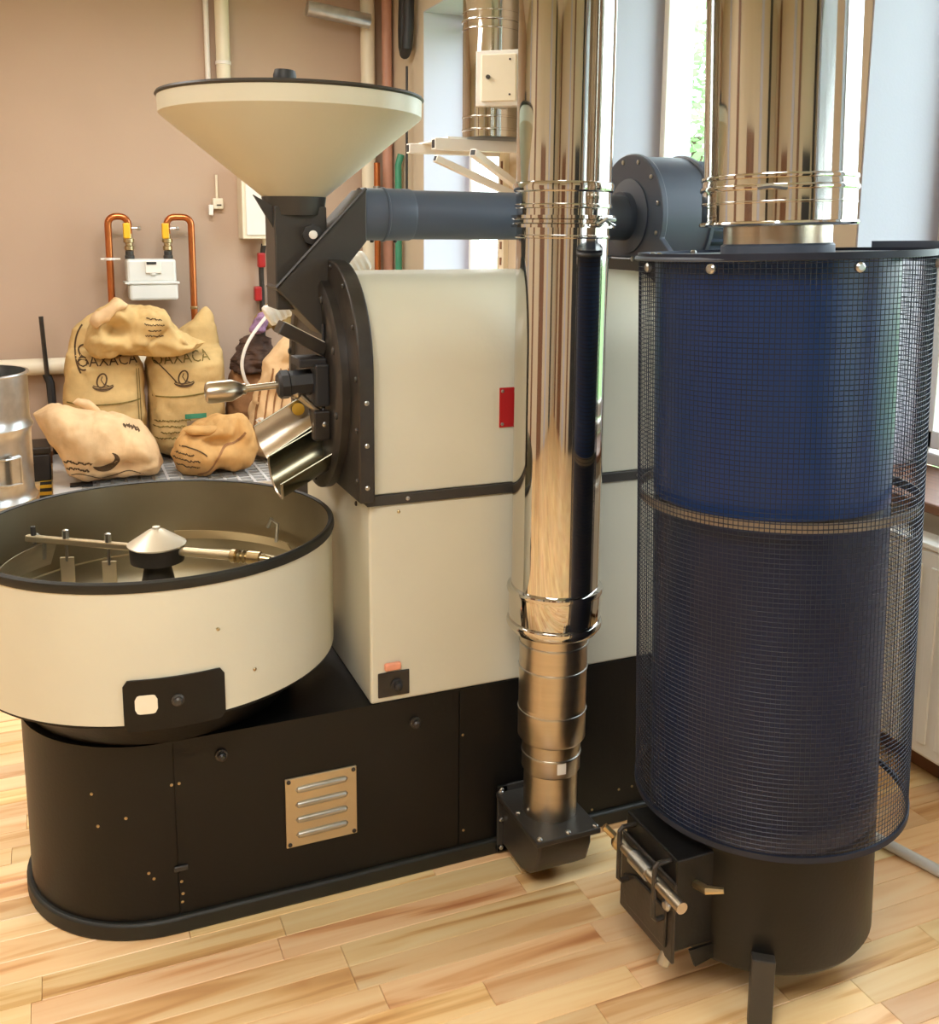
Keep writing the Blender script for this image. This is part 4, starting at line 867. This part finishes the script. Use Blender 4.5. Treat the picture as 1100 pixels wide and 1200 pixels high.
_, b5 = sack('cloth', 'x', [(-.035, .16, .27, 3.94, .08), (.0, .12, .33, 3.93, .15), (.07, .10, .37, 3.93, .21), (.15, .10, .41, 3.90, .21), (.24, .10, .45, 3.90, .20), (.33, .10, .46, 3.89, .19), (.38, .10, .45, 3.87, .16), (.43, .12, .40, 3.82, .10), (.46, .16, .32, 3.80, .05)], 'juteorange', s5, amp=.04, freq=5.2, seed=8, ex=2.4, fold=.007, dents=((.20, .31, .10, .035, .09), (.33, .36, .03, .10, .06)))
sack('rolled_top', 'x', [(.03, .37, .39, 3.82, .02), (.07, .35, .41, 3.80, .05), (.16, .345, .40, 3.79, .06), (.23, .36, .41, 3.80, .05), (.26, .39, .42, 3.82, .02)], 'juteorange', s5, amp=.012, freq=9, n=20, rows=16, seed=9)
stamp(b5, *stroke([(.40 - .28 * (i / 20), .36 - .25 * (i / 20) ** 1.2 - .02 * math.sin(i * .5)) for i in range(21)], .012), 'brownsack', 'hem_seam', s5)
stamp(b5, *stroke(ell(.07, .24, .11, .05, 30, 190, 18, -12), .008), 'ink', 'printed_arc', s5)
rows(b5, .06, .25, .15, 3, .036, .02, 'ink', 'printed_row', s5, 8, -.05)
s6 = thing('jute_sack', (.70, 4.05, .10), 'tall pale jute sack with printed columns, behind the sampler handle of the roaster', 'sack', 'jute coffee sacks on the platform')
_, b6 = sack('cloth', 'z', [(.10, .44, .95, 4.10, .17), (.30, .46, .95, 4.10, .17), (.55, .51, .95, 4.10, .16), (.72, .57, .93, 4.08, .15), (.84, .64, .90, 4.03, .16), (.92, .70, .86, 4.04, .09)], 'jutepale', s6, amp=.03, freq=5, seed=11, ex=2.8, fold=.006)
for i in range(4): stamp(b6, *stroke([(.57 + .045 * i - .08 * k / 14, .70 - .42 * k / 14) for k in range(15)], .010), 'brownsack', 'printed_column', s6)
stamp(b6, *stroke([(.52 + .18 * k / 10, .36 + .02 * math.sin(k)) for k in range(11)], .035), 'white', 'white_label', s6); stamp(b6, *stroke([(.60 + .06 * k / 6, .395) for k in range(7)], .016), 'green', 'green_label', s6)
s7 = thing('folded_sack', (.66, 4.22, .90), 'olive folded empty sack bunched on top beneath the black chute', 'sack', 'jute coffee sacks on the platform')
sack('cloth', 'x', [(.55, .88, .93, 4.44, .02), (.58, .88, .97, 4.44, .04), (.63, .88, 1.03, 4.43, .06), (.70, .88, 1.08, 4.43, .06), (.78, .90, 1.05, 4.43, .06), (.84, .92, .98, 4.43, .03)], 'juteolive', s7, amp=.045, freq=10, n=30, rows=36, seed=12, ex=2.2, fold=.016)
s8 = thing('kraft_bag', (.47, 4.45, .10), 'brown kraft bag with a dark gathered top, behind the tall pale sack', 'bag')
sack('bag_body', 'z', [(.10, .36, .68, 4.50, .16), (.35, .37, .68, 4.50, .17), (.55, .40, .68, 4.50, .14), (.66, .43, .68, 4.50, .10), (.70, .45, .66, 4.50, .06)], 'brownsack', s8, amp=.02, seed=13)
sack('gathered_top', 'z', [(.60, .42, .70, 4.47, .14), (.68, .43, .70, 4.47, .14), (.76, .47, .70, 4.48, .12), (.86, .52, .68, 4.5, .08)], mat('dark_brown_cloth', (84, 62, 50), .9, var=.3, scale=12, bump=.3, bscale=30), s8, amp=.03, freq=14, seed=14, fold=.015)
s9 = thing('printed_pouch', (.60, 4.3, .88), 'small purple printed pouch tucked beside the olive folded sack', 'pouch')
sack('pouch_body', 'z', [(.875, .53, .62, 4.33, .02), (.90, .525, .64, 4.33, .035), (.96, .545, .66, 4.33, .035), (1.02, .58, .67, 4.33, .02)], 'purple', s9, amp=.015, freq=9, n=20, rows=20, seed=15)

# ------------------------------------------------------------------ radiator, floor pipe, trees outside
Rd = thing('radiator', (1.58, -.4, .09), 'white panel radiator under the right window sill behind the wire guard', 'radiator')
MB().box(1.545, 1.625, -1.25, .22, .10, .695).build('radiator_body', 'white', Rd, smooth=0, bevel=.01)
MB().box(1.54, 1.632, -1.26, .23, .695, .712).build('top_grille', 'white', Rd, smooth=0, bevel=.004)
for i in range(24):
    yy = -1.22 + i * .06; MB().box(1.538, 1.546, yy, yy + .028, .14, .65).build('radiator_rib', 'white', Rd, smooth=0, bevel=.003)
for yy in (-1.1, .08): MB().box(1.57, 1.61, yy, yy + .05, 0, .10).build('foot', 'white', Rd, smooth=0)
pipe_thing('floor_pipe', [(1.13, .25, .016), (1.22, -.25, .016), (1.30, -.56, .016), (1.50, -1.4, .016)], .014, 'grid', 'grey pipe lying on the wood floor at the right of the wire guard', n=12)
def tree(x, y, h, r, seed, label):
    t = thing('tree', (x, y, -.3), label, 'tree'); rr = random.Random(seed)
    MB().tube([(x, y, -.3), (x + .05, y, h * .4), (x - .05, y + .1, h * .8)], [.16, .12, .06], 10).build('trunk', 'bark', t)
    lm = MB()
    for i in range(5200):
        d = Vector((rr.gauss(0, 1), rr.gauss(0, 1), rr.gauss(0, 1))).normalized() * (rr.random() ** .4) * r
        p = Vector((x, y, h)) + Vector((d.x, d.y, d.z * 1.2)); a = Vector((rr.gauss(0, 1), rr.gauss(0, 1), rr.gauss(0, 1))).normalized(); b = a.orthogonal().normalized(); s = .05 + rr.random() * .05
        lm.add([p - a * s, p + b * s * .5, p + a * s, p - b * s * .5], [(0, 1, 2, 3)])
    setp(lm.build('foliage', 'leaf', t, smooth=0), kind='stuff')
tree(6.0, 7.2, 3.2, 2.2, 3, 'leafy green tree outside, seen through the window beside the chimney pipe')
